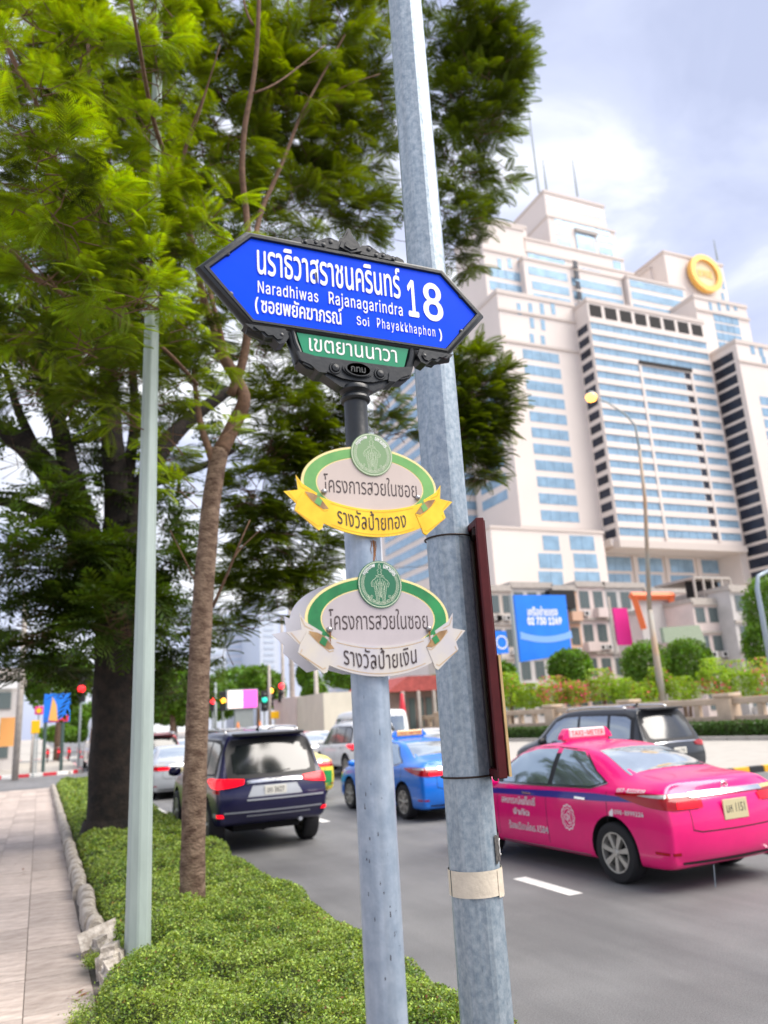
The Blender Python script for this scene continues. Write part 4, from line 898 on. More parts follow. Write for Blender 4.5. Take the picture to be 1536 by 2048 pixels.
# queue of cars further up the road
cars=[s for s in bpy.data.objects if s.name in('blue_taxi','navy_suv')]
proto_s=sedan('waiting_car','white saloon car in the queue, ahead and to the right of the blue taxi',M['white_car'],None,(10.2,19.0,0),0,'cars queueing towards the junction')
proto_t=sedan('waiting_taxi','green and yellow taxi with lit brake lights right of the navy SUV',M['yellow_car'],'green',(6.1,19.6,0),0,'taxis queueing towards the junction')
_b=[c for c in proto_t.children if c.name.startswith('body')][0]; _bm=bmesh.new(); _bm.from_mesh(_b.data); _cc=Car(proto_t,BVHTree.FromBMesh(_bm)); _bm.free()
for s in (-1,1): _cc.patch('green_lower_panel',[(.12,.32,.80),(.5,.66,.80),(1.5,.28,.80),(3.1,.28,.80),(3.4,.66,.80),(4.3,.5,.72)],M['green_car'],s,.003,4,5,skirt=.001)
_cc.patch('green_lower_panel',[(-.80,.34,.70),(0,.31,.74),(.80,.34,.70)],M['green_car'],'rear',.003,4,6,skirt=.001)
proto_v=suv('waiting_suv','white SUV in the third lane, behind the silver saloon',M['white_car'],(10.5,25.0,0),0,'navy','cars queueing towards the junction')
def tinted(o,src,dst):
    def fn(c):
        if c.type=='MESH' and any(m is src for m in c.data.materials):
            k=(c.data.name,dst.name)
            if k not in _mc:
                m=c.data.copy(); 
                for i,x in enumerate(m.materials):
                    if x is src: m.materials[i]=dst
                _mc[k]=m
            c.data=_mc[k]
    return fn
_mc={}
far=[(proto_s,'white_car','silver_car',10.6,31.5,0,'silver saloon two places ahead in the third lane'),
     (proto_s,'white_car','red_car',4.0,35.5,0,'small red car far ahead in the kerbside lane'),
     (proto_s,'white_car','silver_car',3.9,24.0,0,'silver saloon ahead of the navy SUV in the kerbside lane'),
     (proto_s,'white_car','white_car',7.0,26.6,0,'white saloon directly ahead of the green and yellow taxi'),
     (proto_v,'white_car','silver_car',6.9,33,0,'silver SUV far ahead with both brake lights lit'),
     (proto_s,'white_car','white_car',7.0,41,0,'distant white saloon in the second lane'),
     (proto_v,'white_car','white_car',4.1,40,0,'distant white SUV in the kerbside lane before the bus'),
     (proto_s,'white_car','navy',10.4,38,0,'distant dark saloon in the third lane'),
     (proto_v,'white_car','grey_suv',13.2,31,0,'dark SUV by the median far ahead of the grey SUV'),
     (proto_s,'white_car','white_car',13.0,24,0,'white saloon beside the median beyond the thick pole'),
     (proto_v,'white_car','white_car',10.5,47,0,'faint white SUV near the traffic lights in the third lane'),
     (proto_s,'white_car','red_car',13.1,40,0,'faint red car near the traffic lights by the median'),
     (proto_v,'white_car','silver_car',8.55,36.5,0,'silver SUV straddling the lanes behind the video screen pillar'),
     (proto_v,'white_car','red_car',3.95,17.9+12.2,0,'dark red SUV just behind the small red car in the kerbside lane'),
     (proto_s,'white_car','white_car',13.2,33.5+4,0,'white saloon behind the dark SUV by the median'),
     (proto_s,'white_car','red_car',7.1,58,0,'faint red car nearest the traffic lights in the second lane'),
     (proto_s,'white_car','white_car',4.0,52,0,'faint white saloon beyond the bus in the kerbside lane'),
     (proto_s,'white_car','yellow_car',10.3,54,0,'faint yellow car nearest the traffic lights in the third lane'),
     (proto_s,'white_car','white_car',13.3,60,0,'faint white saloon farthest along the median'),
     (proto_v,'white_car','silver_car',7.0,50,0,'faint silver SUV nearest the junction in the second lane')]
for p,a,b,x,y,rz,lb in far:
    c=copy_tree(p,None,tinted(p,M[a],M[b])); c.location=(x,y,0); c.rotation_euler=(0,0,rad(rz)); c['label']=lb
# yellow roof and boot of the green taxi
tx=copy_tree(proto_t,None,tinted(proto_t,M['yellow_car'],M['pink'])); tx.location=(13.0,50,0); tx['label']='faint pink taxi at the head of the lane by the median'
# white van and bus
def van(name,label,loc,pm,L_=4.9,H_=2.05,W_=.9,cat='van',bus=False):
    t=thing(name,label,cat,loc); r=.34 if not bus else .5
    st=[(0,.35,1.15,H_-.12,W_*.93,W_*.80),(.12,.30,1.18,H_-.03,W_,W_*.86),(L_*.3,.30,1.18,H_,W_,W_*.87),(L_*.62,.30,1.16,H_,W_,W_*.87),(L_*.76,.30,1.12,H_-.12,W_,W_*.82),(L_*.88,.30,1.08,1.45 if not bus else H_-.2,W_*.98,W_*.76),(L_*.97,.32,1.0,1.15 if not bus else H_-.3,W_*.93,W_*.72),(L_,.38,.85,1.0 if not bus else H_-.4,W_*.84,W_*.68)]
    cut=[(s*(W_-.1),y,r+.01,r+.06,.45) for y in (L_*.2,L_*.8) for s in (-1,1)]
    b,bv=lattice(st,[.05,0,0,0,.01,.02,.05,.10],[0,0,0,0,-.02,-.04,-.05,-.06],cutters=cut,mat_=pm,under=M['under_car'],parent=t); c=Car(t,bv)
    for y in (L_*.2,L_*.8):
        for s in (-1,1): wheel(t,s*(W_-.11),y,r,s,6,.2)
    zw=(1.22,H_-.28) if not bus else (1.5,H_-.7)
    for s in (-1,1):
        n=3 if not bus else 6
        for k in range(n): c.patch('side_window',[(.25+(L_*.72-.25)*k/n+.04,*zw),(.25+(L_*.72-.25)*(k+1)/n-.04,*zw)],M['glass_side'],s,.005,4,5)
        c.patch('tail_light',[(-s*40,.85,1.25),(-s*33,.85,1.25)],M['tail_off'],None,.01,3,2,dirf=c.wrapc(0,.9))
    c.patch('rear_window',[(-W_*.68,*zw),(W_*.68,*zw)],M['glass_side'],'rear',.006,5,8)
    box_part('number_plate',(0,-.02,.62),(.34,.02,.14),M['plate_w'],t,.003)
    return t
van('white_van','white passenger van beyond the blue taxi, left of the thick pole',(11.9,27.3,0),M['white_car'],4.9,2.25,.95)
van('pickup_van','white panel van left of the steel sign post in the queue',(9.3,33.0,0),M['white_car'],4.7,1.9,.86)
van('bus','pale bus far up the kerbside lane, left of the brown trunk',(3.75,46.5,0),M['silver_car'],9.5,3.0,1.2,'bus',True)
# motorcycles waiting at the far corner
def moto(loc,label,col,first=[None]):
    if first[0] is None:
        t=thing('motorcycle',label,'motorcycle',loc,0,'motorcycles waiting at the side street')
        for y in (0,1.25):
            mb=MB(); mb.tube([(0,y+.27*math.cos(a),.29+.27*math.sin(a)) for a in np.linspace(0,6.283,19)],.045,6,cap=False); mb.build('wheel',M['rubber'],t,smooth=True)
        mb=MB(); mb.prism([(-.2,.62),(-.1,.84),(.35,.80),(.55,.60),(.95,.62),(1.05,.98),(1.15,.95),(1.2,.6),(.8,.28),(.3,.3)],-.11,.11,'yz'); mb.build('body',M['red_car'],t,bevel=.03)
        mb=MB(); mb.box((-.10,-.15,.82),(.10,.55,.90)); mb.build('seat',M['dark'],t,bevel=.03)
        mb=MB(); mb.tube([(-.33,.95,1.02),(0,1.02,1.05),(.33,.95,1.02)],.018,6); mb.build('handlebar',M['chrome'],t)
        mb=MB(); mb.lathe([(0,-.03),(.06,-.03),(.07,0),(.0,.02)],(0,-.22,.72),1,12); mb.build('tail_light',M['tail'],t)
        first[0]=t; return t
    c=copy_tree(first[0]); c.location=loc; c['label']=label; return c
for x,y,l in [(.6,66,'leftmost motorcycle waiting beyond the corner kerb'),(1.4,67,'second motorcycle from the left beyond the corner kerb'),(2.1,66,'third motorcycle from the left beyond the corner kerb'),(2.9,68,'fourth motorcycle, half hidden by the dark trunk')]: moto((x,y,.14 if x<2.2 else 0),l,None)
# ================================================================== TREES
def frond_template(pairs=12,fine=False,w=.052,m=9):
    """one twice-divided leaf along +X, unit length; returns verts, quads"""
    V=[];Q=[]
    def quad(a,b,c,d): n=len(V); V.extend([a,b,c,d]); Q.append((n,n+1,n+2,n+3))
    dz=lambda x:-.30*x*x
    quad((0,.006,0),(.5,.005,dz(.5)),(.5,-.005,dz(.5)),(0,-.006,0)); quad((.5,.005,dz(.5)),(1,.001,dz(1)),(1,-.001,dz(1)),(.5,-.005,dz(.5)))
    for i in range(pairs):
        t=.10+.90*i/(pairs-1); L=.33*(math.sin(math.pi*min(1,(t*.82+.13)))**.7); ang=rad(62-22*t)
        for s in (-1,1):
            b=np.array((t,0,dz(t))); d=np.array((math.cos(ang),s*math.sin(ang),-.22)); p=np.array((-s*math.sin(ang)*s*s,math.cos(ang)*s,0)); p=np.array((-math.sin(ang),s*math.cos(ang),0))
            if not fine:
                quad(b+p*w*.35,b+d*L*.45+p*w*.55,b+d*L+np.array((0,0,-.03)),b+d*L*.45-p*w*.55)
            else:
                for k in range(m):
                    u=(k+.6)/m; c=b+d*L*u+np.array((0,0,-.03*u*u)); l=w*.80*math.sin(math.pi*(.15+.8*u))**.6
                    for q in (-1,1):
                        e=(p*q*.92+d*.38); ww=d*L/m*.30
                        quad(c-ww*.3,c+e*l*.5+ww,c+e*l,c+e*l*.5-ww)
    return np.array(V,float),np.array(Q)
FT=frond_template(15,False,.036); FF_=frond_template(12,True,.066,8); FM=frond_template(9,True,.085,4); FS=frond_template(7,False,.085)
def rotz_to(D,roll):
    """rotation matrices with X axis along D, Z as upward as possible, rolled"""
    D=D/np.linalg.norm(D,axis=1)[:,None]; up=np.tile([0,0,1.],(len(D),1)); Y=np.cross(up,D); l=np.linalg.norm(Y,axis=1)[:,None]; Y=np.where(l>1e-3,Y/np.maximum(l,1e-3),[[0,1,0]]); Z=np.cross(D,Y)
    c,s=np.cos(roll)[:,None],np.sin(roll)[:,None]; return np.stack([D,Y*c+Z*s,Z*c-Y*s],2)
def place(tpl,P,D,L,roll):
    V,Q=tpl; R_=rotz_to(D,roll); n=len(P)
    W_=np.einsum('nij,vj->nvi',R_,V)*L[:,None,None]+P[:,None,:]
    T=(np.arange(n)[:,None,None]*len(V)+Q[None]).reshape(-1,4); return W_.reshape(-1,3),T
def blobs(spec,L,per,tpl_near,dens=1,flat=.55,ycam=None):
    Ps=[];Ds=[]; tw=[]
    for s in spec:
        px,py,rx,ry,Y=s[:5]; dn=s[5] if len(s)>5 else 1
        c=dep(px,py,Y); dist=np.linalg.norm(c-CAM); Rx,Rz=rx/F*dist*.95,ry/F*dist*.95; Ry=min(max(Rx,Rz)*1.1,1.3)
        n=max(3,int(rx*ry*dn*dens/per*(dist/8)**1.0)); 
        a=rng.random((n,3))*2-1; nrm_=np.linalg.norm(a,axis=1); a/=np.maximum(nrm_,1)[:,None]
        a*=rng.uniform(.75,1.05,(n,1))
        pc=c+a*np.array([Rx,Ry,Rz])
        for p,aa in zip(pc,a):
            m=rng.integers(4,8); ax=np.array([aa[0],aa[1]*.6-.15,.12+aa[2]*.25])+rng.normal(0,.25,3)*[1,1,.4]; ax/=np.linalg.norm(ax)
            for k in range(m):
                d=ax+rng.normal(0,.62,3)*[1,1,.38]; Ds.append(d); Ps.append(p+ax*rng.uniform(-.12,.06)*L*2)
            tw.append((p-ax*L*1.1-np.array([0,0,L*.15]),p))
    return np.array(Ps),np.array(Ds),tw
def crown(name,parent,spec,L,per,m,tpl,dens=1,twigs=True):
    P,D,tw=blobs(spec,L,per,tpl,dens); n=len(P)
    V,T=place(tpl,P,D,rng.uniform(.7,1.2,n)*L,rng.normal(0,.35,n)); o=big_mesh(name,V,T,m,parent)
    if twigs:
        mb=MB()
        for a,b in tw: mb.tube([a,(a+b)/2+rng.normal(0,.02,3),b],[.007,.005,.002],3,cap=False)
        props(mb.build('twigs',M['twig'],parent,fix=False),kind='stuff')
    print('CROWN',name,n,len(T)); return o,n
def limb(mb,pts,r0,r1,Y=None,n=10,jit=.05):
    """pts: pixel polyline with per-point plane Y"""
    P=[]
    for p in pts: P.append(dep(p[0],p[1],p[2] if len(p)>2 else Y))
    # smooth resample
    k=len(P); ts=np.linspace(0,k-1,(k-1)*4+1); A=np.array(P)
    def cr(t):
        i=min(int(t),k-2); u=t-i; p0=A[max(i-1,0)];p1=A[i];p2=A[i+1];p3=A[min(i+2,k-1)]
        return .5*((2*p1)+(-p0+p2)*u+(2*p0-5*p1+4*p2-p3)*u*u+(-p0+3*p1-3*p2+p3)*u**3)
    Q=[cr(t) for t in ts]; rr=[r0+(r1-r0)*(t/(k-1))**.9 for t in ts]
    mb.tube(Q,rr,n,jit=jit); return Q
t1=thing('feathery_tree','slender brown trunked tree with bright feathery leaves behind the sign','tree',(0,0,0))
YT=7.75
mb=MB()
limb(mb,[(385,1812,YT),(386,1700,YT),(392,1500,YT),(400,1300,YT),(412,1120,YT),(425,985,YT),(440,900,YT)],.119,.090,n=18,jit=.04); mb.lathe([(.165,0),(.14,.12)],(*dep(385,1812,YT)[:2],.12),n=16); mb.build('trunk',M['bark'],t1,smooth=True)
B=[]
def br(pts,r0,r1,n=8):
    q=MB(); limb(q,pts,r0,r1,n=n,jit=.03); q.build('branch',M['twig'],t1,smooth=True)
br([(440,905,YT),(470,845,YT),(488,800,YT-.1),(474,760,YT-.1),(446,712,YT-.2),(430,670,YT-.2)],.085,.058,12)
br([(432,940,YT),(418,900,YT),(402,850,YT+.1),(392,790,YT+.2),(388,740,YT+.3)],.05,.022)
br([(446,712,YT-.2),(425,650,YT-.2),(405,590,YT-.3),(392,520,YT-.6),(372,440,YT-.9),(356,372,YT-1.15)],.045,.030)
br([(450,716,YT-.2),(440,660,YT-.3),(424,600,YT-.4),(414,540,YT-.2)],.035,.02)
br([(356,375,YT-1.15),(335,320,YT-1.4),(312,260,YT-1.7),(292,170,YT-2.1),(280,100,YT-2.4),(262,0,YT-2.7),(250,-70,YT-2.8)],.025,.012)
br([(357,372,YT-1.15),(366,310,YT-1.3),(385,250,YT-1.5),(412,180,YT-1.7),(440,90,YT-1.9)],.015,.006)
br([(358,360,YT-1.15),(372,300,YT-1.3),(398,230,YT-1.4),(425,140,YT-1.5)],.012,.005)
br([(462,790,YT-.1),(486,720,YT-.2),(498,640,YT-.3),(500,560,YT-.4),(497,480,YT-.5),(492,420,YT-.5),(484,340,YT-.6),(490,250,YT-.7),(505,170,YT-.8),(514,90,YT-.9),(518,0,YT-1),(520,-70,YT-1)],.052,.020)
br([(500,600,YT-.3),(505,520,YT-.3),(520,430,YT-.2),(545,370,YT-.2),(575,300,YT-.2),(600,235,YT-.2),(645,150,YT-.2),(690,70,YT-.2)],.040,.012)
br([(600,240,YT-.2),(640,200,YT-.1),(700,168,YT),(760,148,YT)],.016,.006)
br([(508,186,YT-.8),(550,168,YT-.8),(600,132,YT-.7),(650,90,YT-.6)],.014,.006)
br([(506,50,YT-.9),(492,20,YT-.9),(480,-40,YT-.9)],.016,.012)
br([(0,40,6),(22,110,6.1),(60,180,6.2),(85,230,6.3)],.026,.014); br([(176,90,6.6),(178,150,6.6),(182,210,6.6)],.018,.012)
br([(575,-30,YT),(577,50,YT),(583,110,YT)],.018,.01)
br([(395,770,YT),(330,700,YT-.3),(240,640,YT-.6),(150,600,YT-.9),(80,560,YT-1),(20,500,YT-1.2),(-40,470,YT-1.2)],.022,.02)
br([(260,692,YT-.4),(200,660,YT-.5),(150,620,YT-.6),(95,550,YT-.8)],.012,.007)
br([(425,1215,YT),(445,1170,YT-.1),(462,1130,YT-.2),(480,1085,YT-.3),(500,1040,YT-.3)],.018,.006); br([(455,1150,YT-.1),(475,1105,YT),(520,1060,YT)],.010,.004)
br([(412,1180,YT),(390,1160,YT),(370,1120,YT),(340,1060,YT)],.012,.005); br([(395,1300,YT),(340,1140,YT),(200,1110,YT)],.01,.005) if False else None
mb=MB(); mb.tube([dep(430,830,YT-.15),dep(436,700,YT-.2)],.02,8)
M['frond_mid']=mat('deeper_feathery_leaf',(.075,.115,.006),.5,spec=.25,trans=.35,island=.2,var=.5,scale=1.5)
# crown spec: px,py,rx,ry,Y,density
near=[(305,70,50,90,6.0),(330,20,50,60,6.1),(300,260,45,50,6.0,.9),(315,340,50,60,6.0),(305,430,50,45,5.9,.9),(290,520,50,30,5.8,.7),(70,330,110,90,5.2),(150,420,110,80,5.3),(60,190,90,90,5.6),(250,470,110,80,5.8),(130,540,120,80,5.9),(200,330,90,70,6.0),(300,560,80,60,5.6),(260,590,90,45,5.5),(440,455,90,55,5.9),(350,500,80,55,6.0),(120,90,110,80,6.2),(30,60,70,80,6.4),(230,120,90,80,6.8),(310,210,80,80,6.6),(180,690,90,50,6.2),(60,640,70,60,6.3),(430,560,60,55,6.6,.8),(445,700,40,35,7.1,.6),(370,760,45,40,7.0,.6),(330,860,40,50,7.0,.45),(350,960,35,30,7.1,.35),(250,830,50,40,6.8,.4),(450,860,30,30,7.3,.4),(360,660,50,35,6.8,.7)]
mid=[(60,60,130,100,8),(220,60,130,100,8.2),(380,70,120,90,8),(470,170,110,100,8.2),(610,70,100,80,8,1.3),(700,60,80,70,8.2,1.6),(600,250,110,90,8.4,1.4),(420,300,110,90,8),(300,340,110,90,8.3),(150,260,120,100,8.4),(60,440,110,90,8.5),(200,480,120,80,8.4),(640,380,80,70,8.6,1.4),(560,420,80,50,8.4),(720,200,60,70,8.6,1.5),(720,420,60,50,8.8,1.3),(750,320,40,70,9,.8),(560,180,90,80,7.8),(690,300,60,60,8.8,1.3),(330,620,90,60,8,.8),(90,760,90,70,8.2,.6),(230,820,80,60,8,.45),(340,780,60,60,8.2,.5),(400,600,60,60,8.4,.6)]
rgt=[(915,60,60,80,8.2,.9),(965,60,60,60,8,.9),(1010,110,50,45,8,.9),(960,160,80,70,8.2,.9),(1020,150,40,40,8,.8),(915,220,55,60,8.4,.8),(965,250,55,45,8.2,.7),(990,210,45,40,8.2,.7),(920,330,60,60,8.6,.8),(975,350,45,45,8.6,.5),(1010,330,36,30,8.6,.3),(905,430,40,60,8.6,.8),(945,430,40,45,8.6,.6),(935,520,28,36,8.8,.7),(900,510,30,40,8.8,.7),(795,440,30,40,8.9,.35),(940,720,40,32,8.4,1.7),(985,755,36,30,8.4,1.7),(930,790,50,50,8.6,1.9),(975,830,45,42,8.6,1.8),(955,880,48,45,8.7,1.9),(915,860,30,60,8.7,1.6),(962,935,32,32,8.7,1.8),(930,940,20,20,8.7,.7)]
low=[(490,1140,55,45,9,1.3),(560,1175,55,38,9,1.2),(625,1150,45,40,9,1.2),(470,1235,36,32,9.2,1.0),(540,1225,36,26,9.2,.7),(450,1300,26,26,9.4,.5),(520,1040,50,50,8.9,1.2),(620,900,50,50,8.8,1.2),(660,860,40,60,8.9,1.2),(590,930,60,50,8.8,1.0),(600,850,60,55,8.6,.9),(650,800,50,50,8.6,.8),(560,790,70,50,8.4,.9),(770,790,60,40,8.8,.6),(800,850,40,35,8.8,.5),(760,850,36,36,8.8,.5),(540,900,60,60,8.6,.9),(500,980,60,50,8.6,.9),(590,1000,55,50,8.8,.8),(560,1060,70,50,8.8,.8),(640,1060,50,45,9,.8),(610,1120,50,40,9,.7),(520,1120,50,40,9,.7),(480,1180,45,35,9,.6),(650,960,40,50,8.8,.7),(440,620,40,40,8.6,.4),(520,700,50,40,8.4,.7),(620,740,60,40,8.6,.9),(560,690,40,30,8.6,.8),(470,1060,40,40,9,.6),(300,700,70,50,8,.5),(340,880,40,60,8.4,.4),(180,760,60,40,7.6,.6),(250,720,60,40,7.4,.7)]
crown('near_foliage',t1,near,.265,470,M['frond_sunlit'],FT,1.3)
crown('crown',t1,mid,.33,230,M['frond'],FT,1.0); crown('crown',t1,rgt,.30,125,M['frond_mid'],FT,1.0)
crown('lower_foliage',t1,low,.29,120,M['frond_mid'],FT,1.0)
# big dark rain tree behind
YB=14.6
t2=thing('rain_tree','massive dark trunked old tree with blackish bark and spreading limbs','tree')
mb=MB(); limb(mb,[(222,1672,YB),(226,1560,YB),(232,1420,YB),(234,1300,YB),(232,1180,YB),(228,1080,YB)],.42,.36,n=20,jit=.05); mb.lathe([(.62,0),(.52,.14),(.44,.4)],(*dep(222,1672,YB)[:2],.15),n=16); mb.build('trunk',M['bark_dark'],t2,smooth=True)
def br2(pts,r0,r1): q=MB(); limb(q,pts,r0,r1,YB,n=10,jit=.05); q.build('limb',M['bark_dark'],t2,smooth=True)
br2([(215,1200),(185,1120),(150,1040),(110,960),(60,900),(0,860),(-60,830)],.34,.15); br2([(200,1130),(150,980),(120,860),(90,760),(60,640)],.24,.09)
br2([(240,1150),(262,1060),(290,970),(330,890),(390,830),(460,780)],.32,.10); br2([(230,1120),(236,1000),(225,880),(215,740),(205,600),(210,420)],.30,.09)
br2([(255,1080),(255,960),(270,840),(262,700)],.16,.07); br2([(175,1080),(110,1040),(40,1010),(-30,1000)],.16,.07); br2([(290,970),(350,950),(410,930),(470,900)],.12,.05)
br2([(150,1000),(90,930),(40,830),(10,740)],.14,.05)
big=[(40,640,90,80,13,.8),(130,680,90,60,14,.7),(240,660,90,60,15,.8),(340,700,80,50,15,.7),(60,760,70,50,14,.7),(180,790,50,40,15,.4),(30,900,50,40,14,.5),(100,1000,70,50,14,.7),(190,1000,60,60,15,.6),(40,1100,60,60,13.5,.6),(130,1120,80,60,14,.9),(220,1120,80,60,14.5,.9),(310,1060,60,60,15,.5),(320,1150,70,60,14.5,.8),(60,1240,80,50,14,.9),(150,1220,60,50,14,.9),(250,1230,80,60,13,.9),(350,1250,50,50,14.5,.8),(20,1330,50,40,15,.8),(110,1320,50,36,15,.9),(170,1350,40,40,16,.9),(330,1320,60,40,15,.9),(350,1370,50,30,16,.9),(420,1240,30,40,16,.4),(350,1000,40,50,16,.35),(300,960,50,40,15,.3),(400,760,50,50,16,.5),(150,880,60,50,15,.5),(240,900,60,50,15,.6),(330,830,50,40,15,.5),(40,1160,50,40,14,.7),(440,830,30,40,15,.3),(470,880,30,40,15,.4),(50,500,90,80,14,.8),(250,500,120,80,15,.8),(420,400,120,80,15,.7),(560,560,80,60,15,.6)]
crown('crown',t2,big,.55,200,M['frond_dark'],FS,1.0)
# bushy street tree and far trees
def puff(name,label,cat,spec,L,n_per,m,trunk=None,group=None,up=.2):
    t=thing(name,label,cat,(0,0,0),0,group); Ps=[]
    for (px,py,rx,ry,Y,k) in spec:
        c=dep(px,py,Y); d=np.linalg.norm(c-CAM); R3=np.array([rx/F*d,max(rx,ry)/F*d*.8,ry/F*d]); n=int(n_per*k*1.3); a=rng.normal(size=(n,3)); a/=np.linalg.norm(a,axis=1)[:,None]; a*=rng.uniform(.55,1.05,(n,1))**.6
        a*=1+.12*np.sin(a[:,:1]*7+a[:,1:2]*5)
        Ps.append(c+a*R3)
    P=np.concatenate(Ps); P=P[P[:,2]>.02]; V,T=leaf_quads(P,rng.uniform(.7,1.3,len(P))*L,up,.7); big_mesh('crown',V,T,m,t)
    if trunk:
        a,b,r=trunk; q=MB(); q.tube([a,(np.array(a)+b)/2+np.array([.05,0,0]),b],[r,r*.8,r*.6],8); q.build('trunk',M['bark'],t,smooth=True)
    return t
# ================================================================== TOWER COMPLEX  (front faces look down -Y, flanks face -X; built in metres at ~200 m)
tw=thing('hotel_tower','cream and blue banded stepped tower with round golden emblem','tower',(150,200,0))
T0=np.array([150,200,0.])
def tbox(mb,x0,x1,y0,y1,z0,z1,m=0): mb.box((x0-T0[0],y0-T0[1],z0),(x1-T0[0],y1-T0[1],z1),m)
def block(x0,x1,yf,depth,z0,z1,name='wall',cap=1.2,par=None):
    mb=MB(); tbox(mb,x0,x1,yf,yf+depth,z0,z1); o=mb.build(name,M['facade'],par or tw)
    if cap: q=MB(); tbox(q,x0-.35,x1+.35,yf-.35,yf+depth,z1,z1+cap); q.build('ledge',M['facade_trim'],par or tw)
    return o
WIN=[0]
def band(x0,x1,yf,z0,z1,m='bglass',par=None,mull=True):
    """a window band on a front face: recessed glass behind a proud surround"""
    q=MB(); tbox(q,x0,x1,yf-.10,yf+.3,z0,z1); o=q.build('window',M[m],par or tw); WIN[0]+=1
    if mull:
        n=max(1,int((x1-x0)/3.2)); r=MB()
        for k in range(1,n): xx=x0+(x1-x0)*k/n; tbox(r,xx-.07,xx+.07,yf-.2,yf-.1,z0,z1)
        if n>1: props(r.build('mullions',M['mullion'],o,fix=False),kind='stuff').location=(0,0,0)
    return o
def sband(x,y0,y1,z0,z1,m='bglass_shaded',par=None):
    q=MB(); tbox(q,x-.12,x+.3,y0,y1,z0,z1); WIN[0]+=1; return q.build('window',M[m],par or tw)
M['mullion']=mat('window_mullion',(.25,.38,.50),.5)
def X_(px,py,Y): return dep(px,py,Y)[0]
def Z_(px,py,Y): return dep(px,py,Y)[2]
def rows(za,zb,n): return [(za+(zb-za)*i/n) for i in range(n)]
# --- block A: front-left slab, plane Y=200
YA=200; xa0=X_(1012,760,YA); xa1=X_(1150,640,YA); 
zA=Z_(1060,585,YA)
block(xa0,xa1,YA,26,50,Z_(1070,600,YA),cap=1.6)
for (py,) in [(632,),(692,)]:
    q=MB(); z=Z_(1080,py,YA); tbox(q,xa0-.5,xa1+.02,YA-.5,YA,z-.5,z+.5); q.build('string_course',M['facade_trim'],tw)
for px in (1038,1061,1084,1106):   # small paired windows near the top
    z=Z_(px,618,YA); band(X_(px-4,618,YA),X_(px+4,618,YA),YA,z-2.2,z+2.2,mull=False)
for px,pys in ((1064,(646,678)),(1086,(650,682))):
    for py in pys: z=Z_(px,py,YA); band(X_(px-4,py,YA),X_(px+4,py,YA),YA,z-2,z+2,mull=False)
wx0=X_(1047,720,YA); wx1=X_(1118,720,YA)
zt_=Z_(1082,712,YA); zb_=Z_(1125,1032,YA); n=11
for i in range(n): 
    z=zt_+(zb_-zt_)*i/(n-1); band(wx0,wx1,YA,z-1.9,z+1.6)
for i in range(9):
    z=zt_-3+(zb_-zt_)*i/10; sband(xa0,YA+6,YA+22,z-1.8,z+1.5,'bglass')
q=MB(); z=Z_(1100,1060,YA); tbox(q,xa0-1,xa1+1,YA-1,YA+20,z-.8,z+.8); q.build('ledge',M['facade_trim'],tw)
# podium under A (slightly wider, nearer)
YP=193; xp0=X_(985,1100,YP); xp1=X_(1208,1090,YP); zP=Z_(1100,1062,YP)
block(xp0,xp1,YP,34,0,zP,cap=.8)
for py,xs_ in ((1086,[(1086,1118,),(1140,1188)]),(1122,[(1078,1124),(1148,1194)]),(1158,[(1078,1126),(1150,1200)]),(1192,[(1080,1126),(1152,1204)])):
    for a,b in xs_: z=Z_((a+b)/2,py,YP); band(X_(a,py,YP),X_(b,py,YP),YP,z-2.3,z+2.3)
for i,py in enumerate((1110,1145)):
    z=Z_(990,py,YP); sband(xp0,YP+6,YP+10,z-2,z+2,'bglass'); sband(xp0,YP+16,YP+20,z-2,z+2,'bglass')
# podium right: low wing with square windows
YQ=205; xq0=X_(1200,1100,YQ); xq1=X_(1700,1100,YQ); zQ=Z_(1290,1092,YQ)
block(xq0,xq1,YQ,30,0,zQ,cap=1.4)
for k in range(9):
    a=1214+63*k
    for py in (1128,1162,1196):
        yy=py; z=Z_(a+25,yy-.0*k,YQ); z=Z_(1238,py,YQ); band(X_(a,yy,YQ),X_(a+48-k,yy,YQ),YQ,z-2.4,z+2.4)
for k in range(9):
    a=1268+63*k; q=MB(); x=X_(a,1130,YQ); tbox(q,x-.6,x+.6,YQ-.8,YQ,20,zQ); q.build('pilaster',M['facade'],tw)
# --- block B: main banded front, nearer than A
xB0=xa1; 
YB_=None
r=ray(1178,640); YB_=xB0/(r[0]/r[1]); xB1=X_(1412,680,YB_)
zB=Z_(1180,604,YB_); zBb=Z_(1222,1085,YB_)
block(xB0,xB1,YB_,30,zBb+.0,zB,cap=1.5)
for k in range(8):   # dark square openings under the roof
    x=xB0+(xB1-xB0)*(.015+k*.124); z=Z_(1190,622,YB_); o=band(x,x+(xB1-xB0)*.095,YB_,z-2.3,z+2.3,'void',mull=False)
nb=17; zt_=Z_(1185,652,YB_); zb2=Z_(1225,1062,YB_); dz=(zt_-zb2)/(nb-1)
notch=(xB0+(xB1-xB0)*.36,xB0+(xB1-xB0)*.80)
for i in range(nb):
    z=zt_-dz*i; 
    if i<3 : band(xB0+.4,xB1-.4,YB_,z-dz*.27,z+dz*.27)
    else:
        band(xB0+.4,notch[0],YB_,z-dz*.27,z+dz*.27); band(notch[1]+.0,xB1-.4,YB_,z-dz*.27,z+dz*.27)
        q=band(notch[0]+.6,notch[1]-3.2,YB_,z-dz*.27,z+dz*.27,mull=True); band(notch[1]-2.8,notch[1]-.5,YB_,z-dz*.27,z+dz*.27,'bglass_shaded',mull=False)
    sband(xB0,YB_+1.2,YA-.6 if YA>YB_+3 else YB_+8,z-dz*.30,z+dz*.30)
    # spandrel ribs standing proud between the bands
    q=MB(); tbox(q,xB0-.25,xB1,YB_-.45,YB_,z+dz*.29,z+dz*.71); q.build('spandrel',M['facade'],tw)
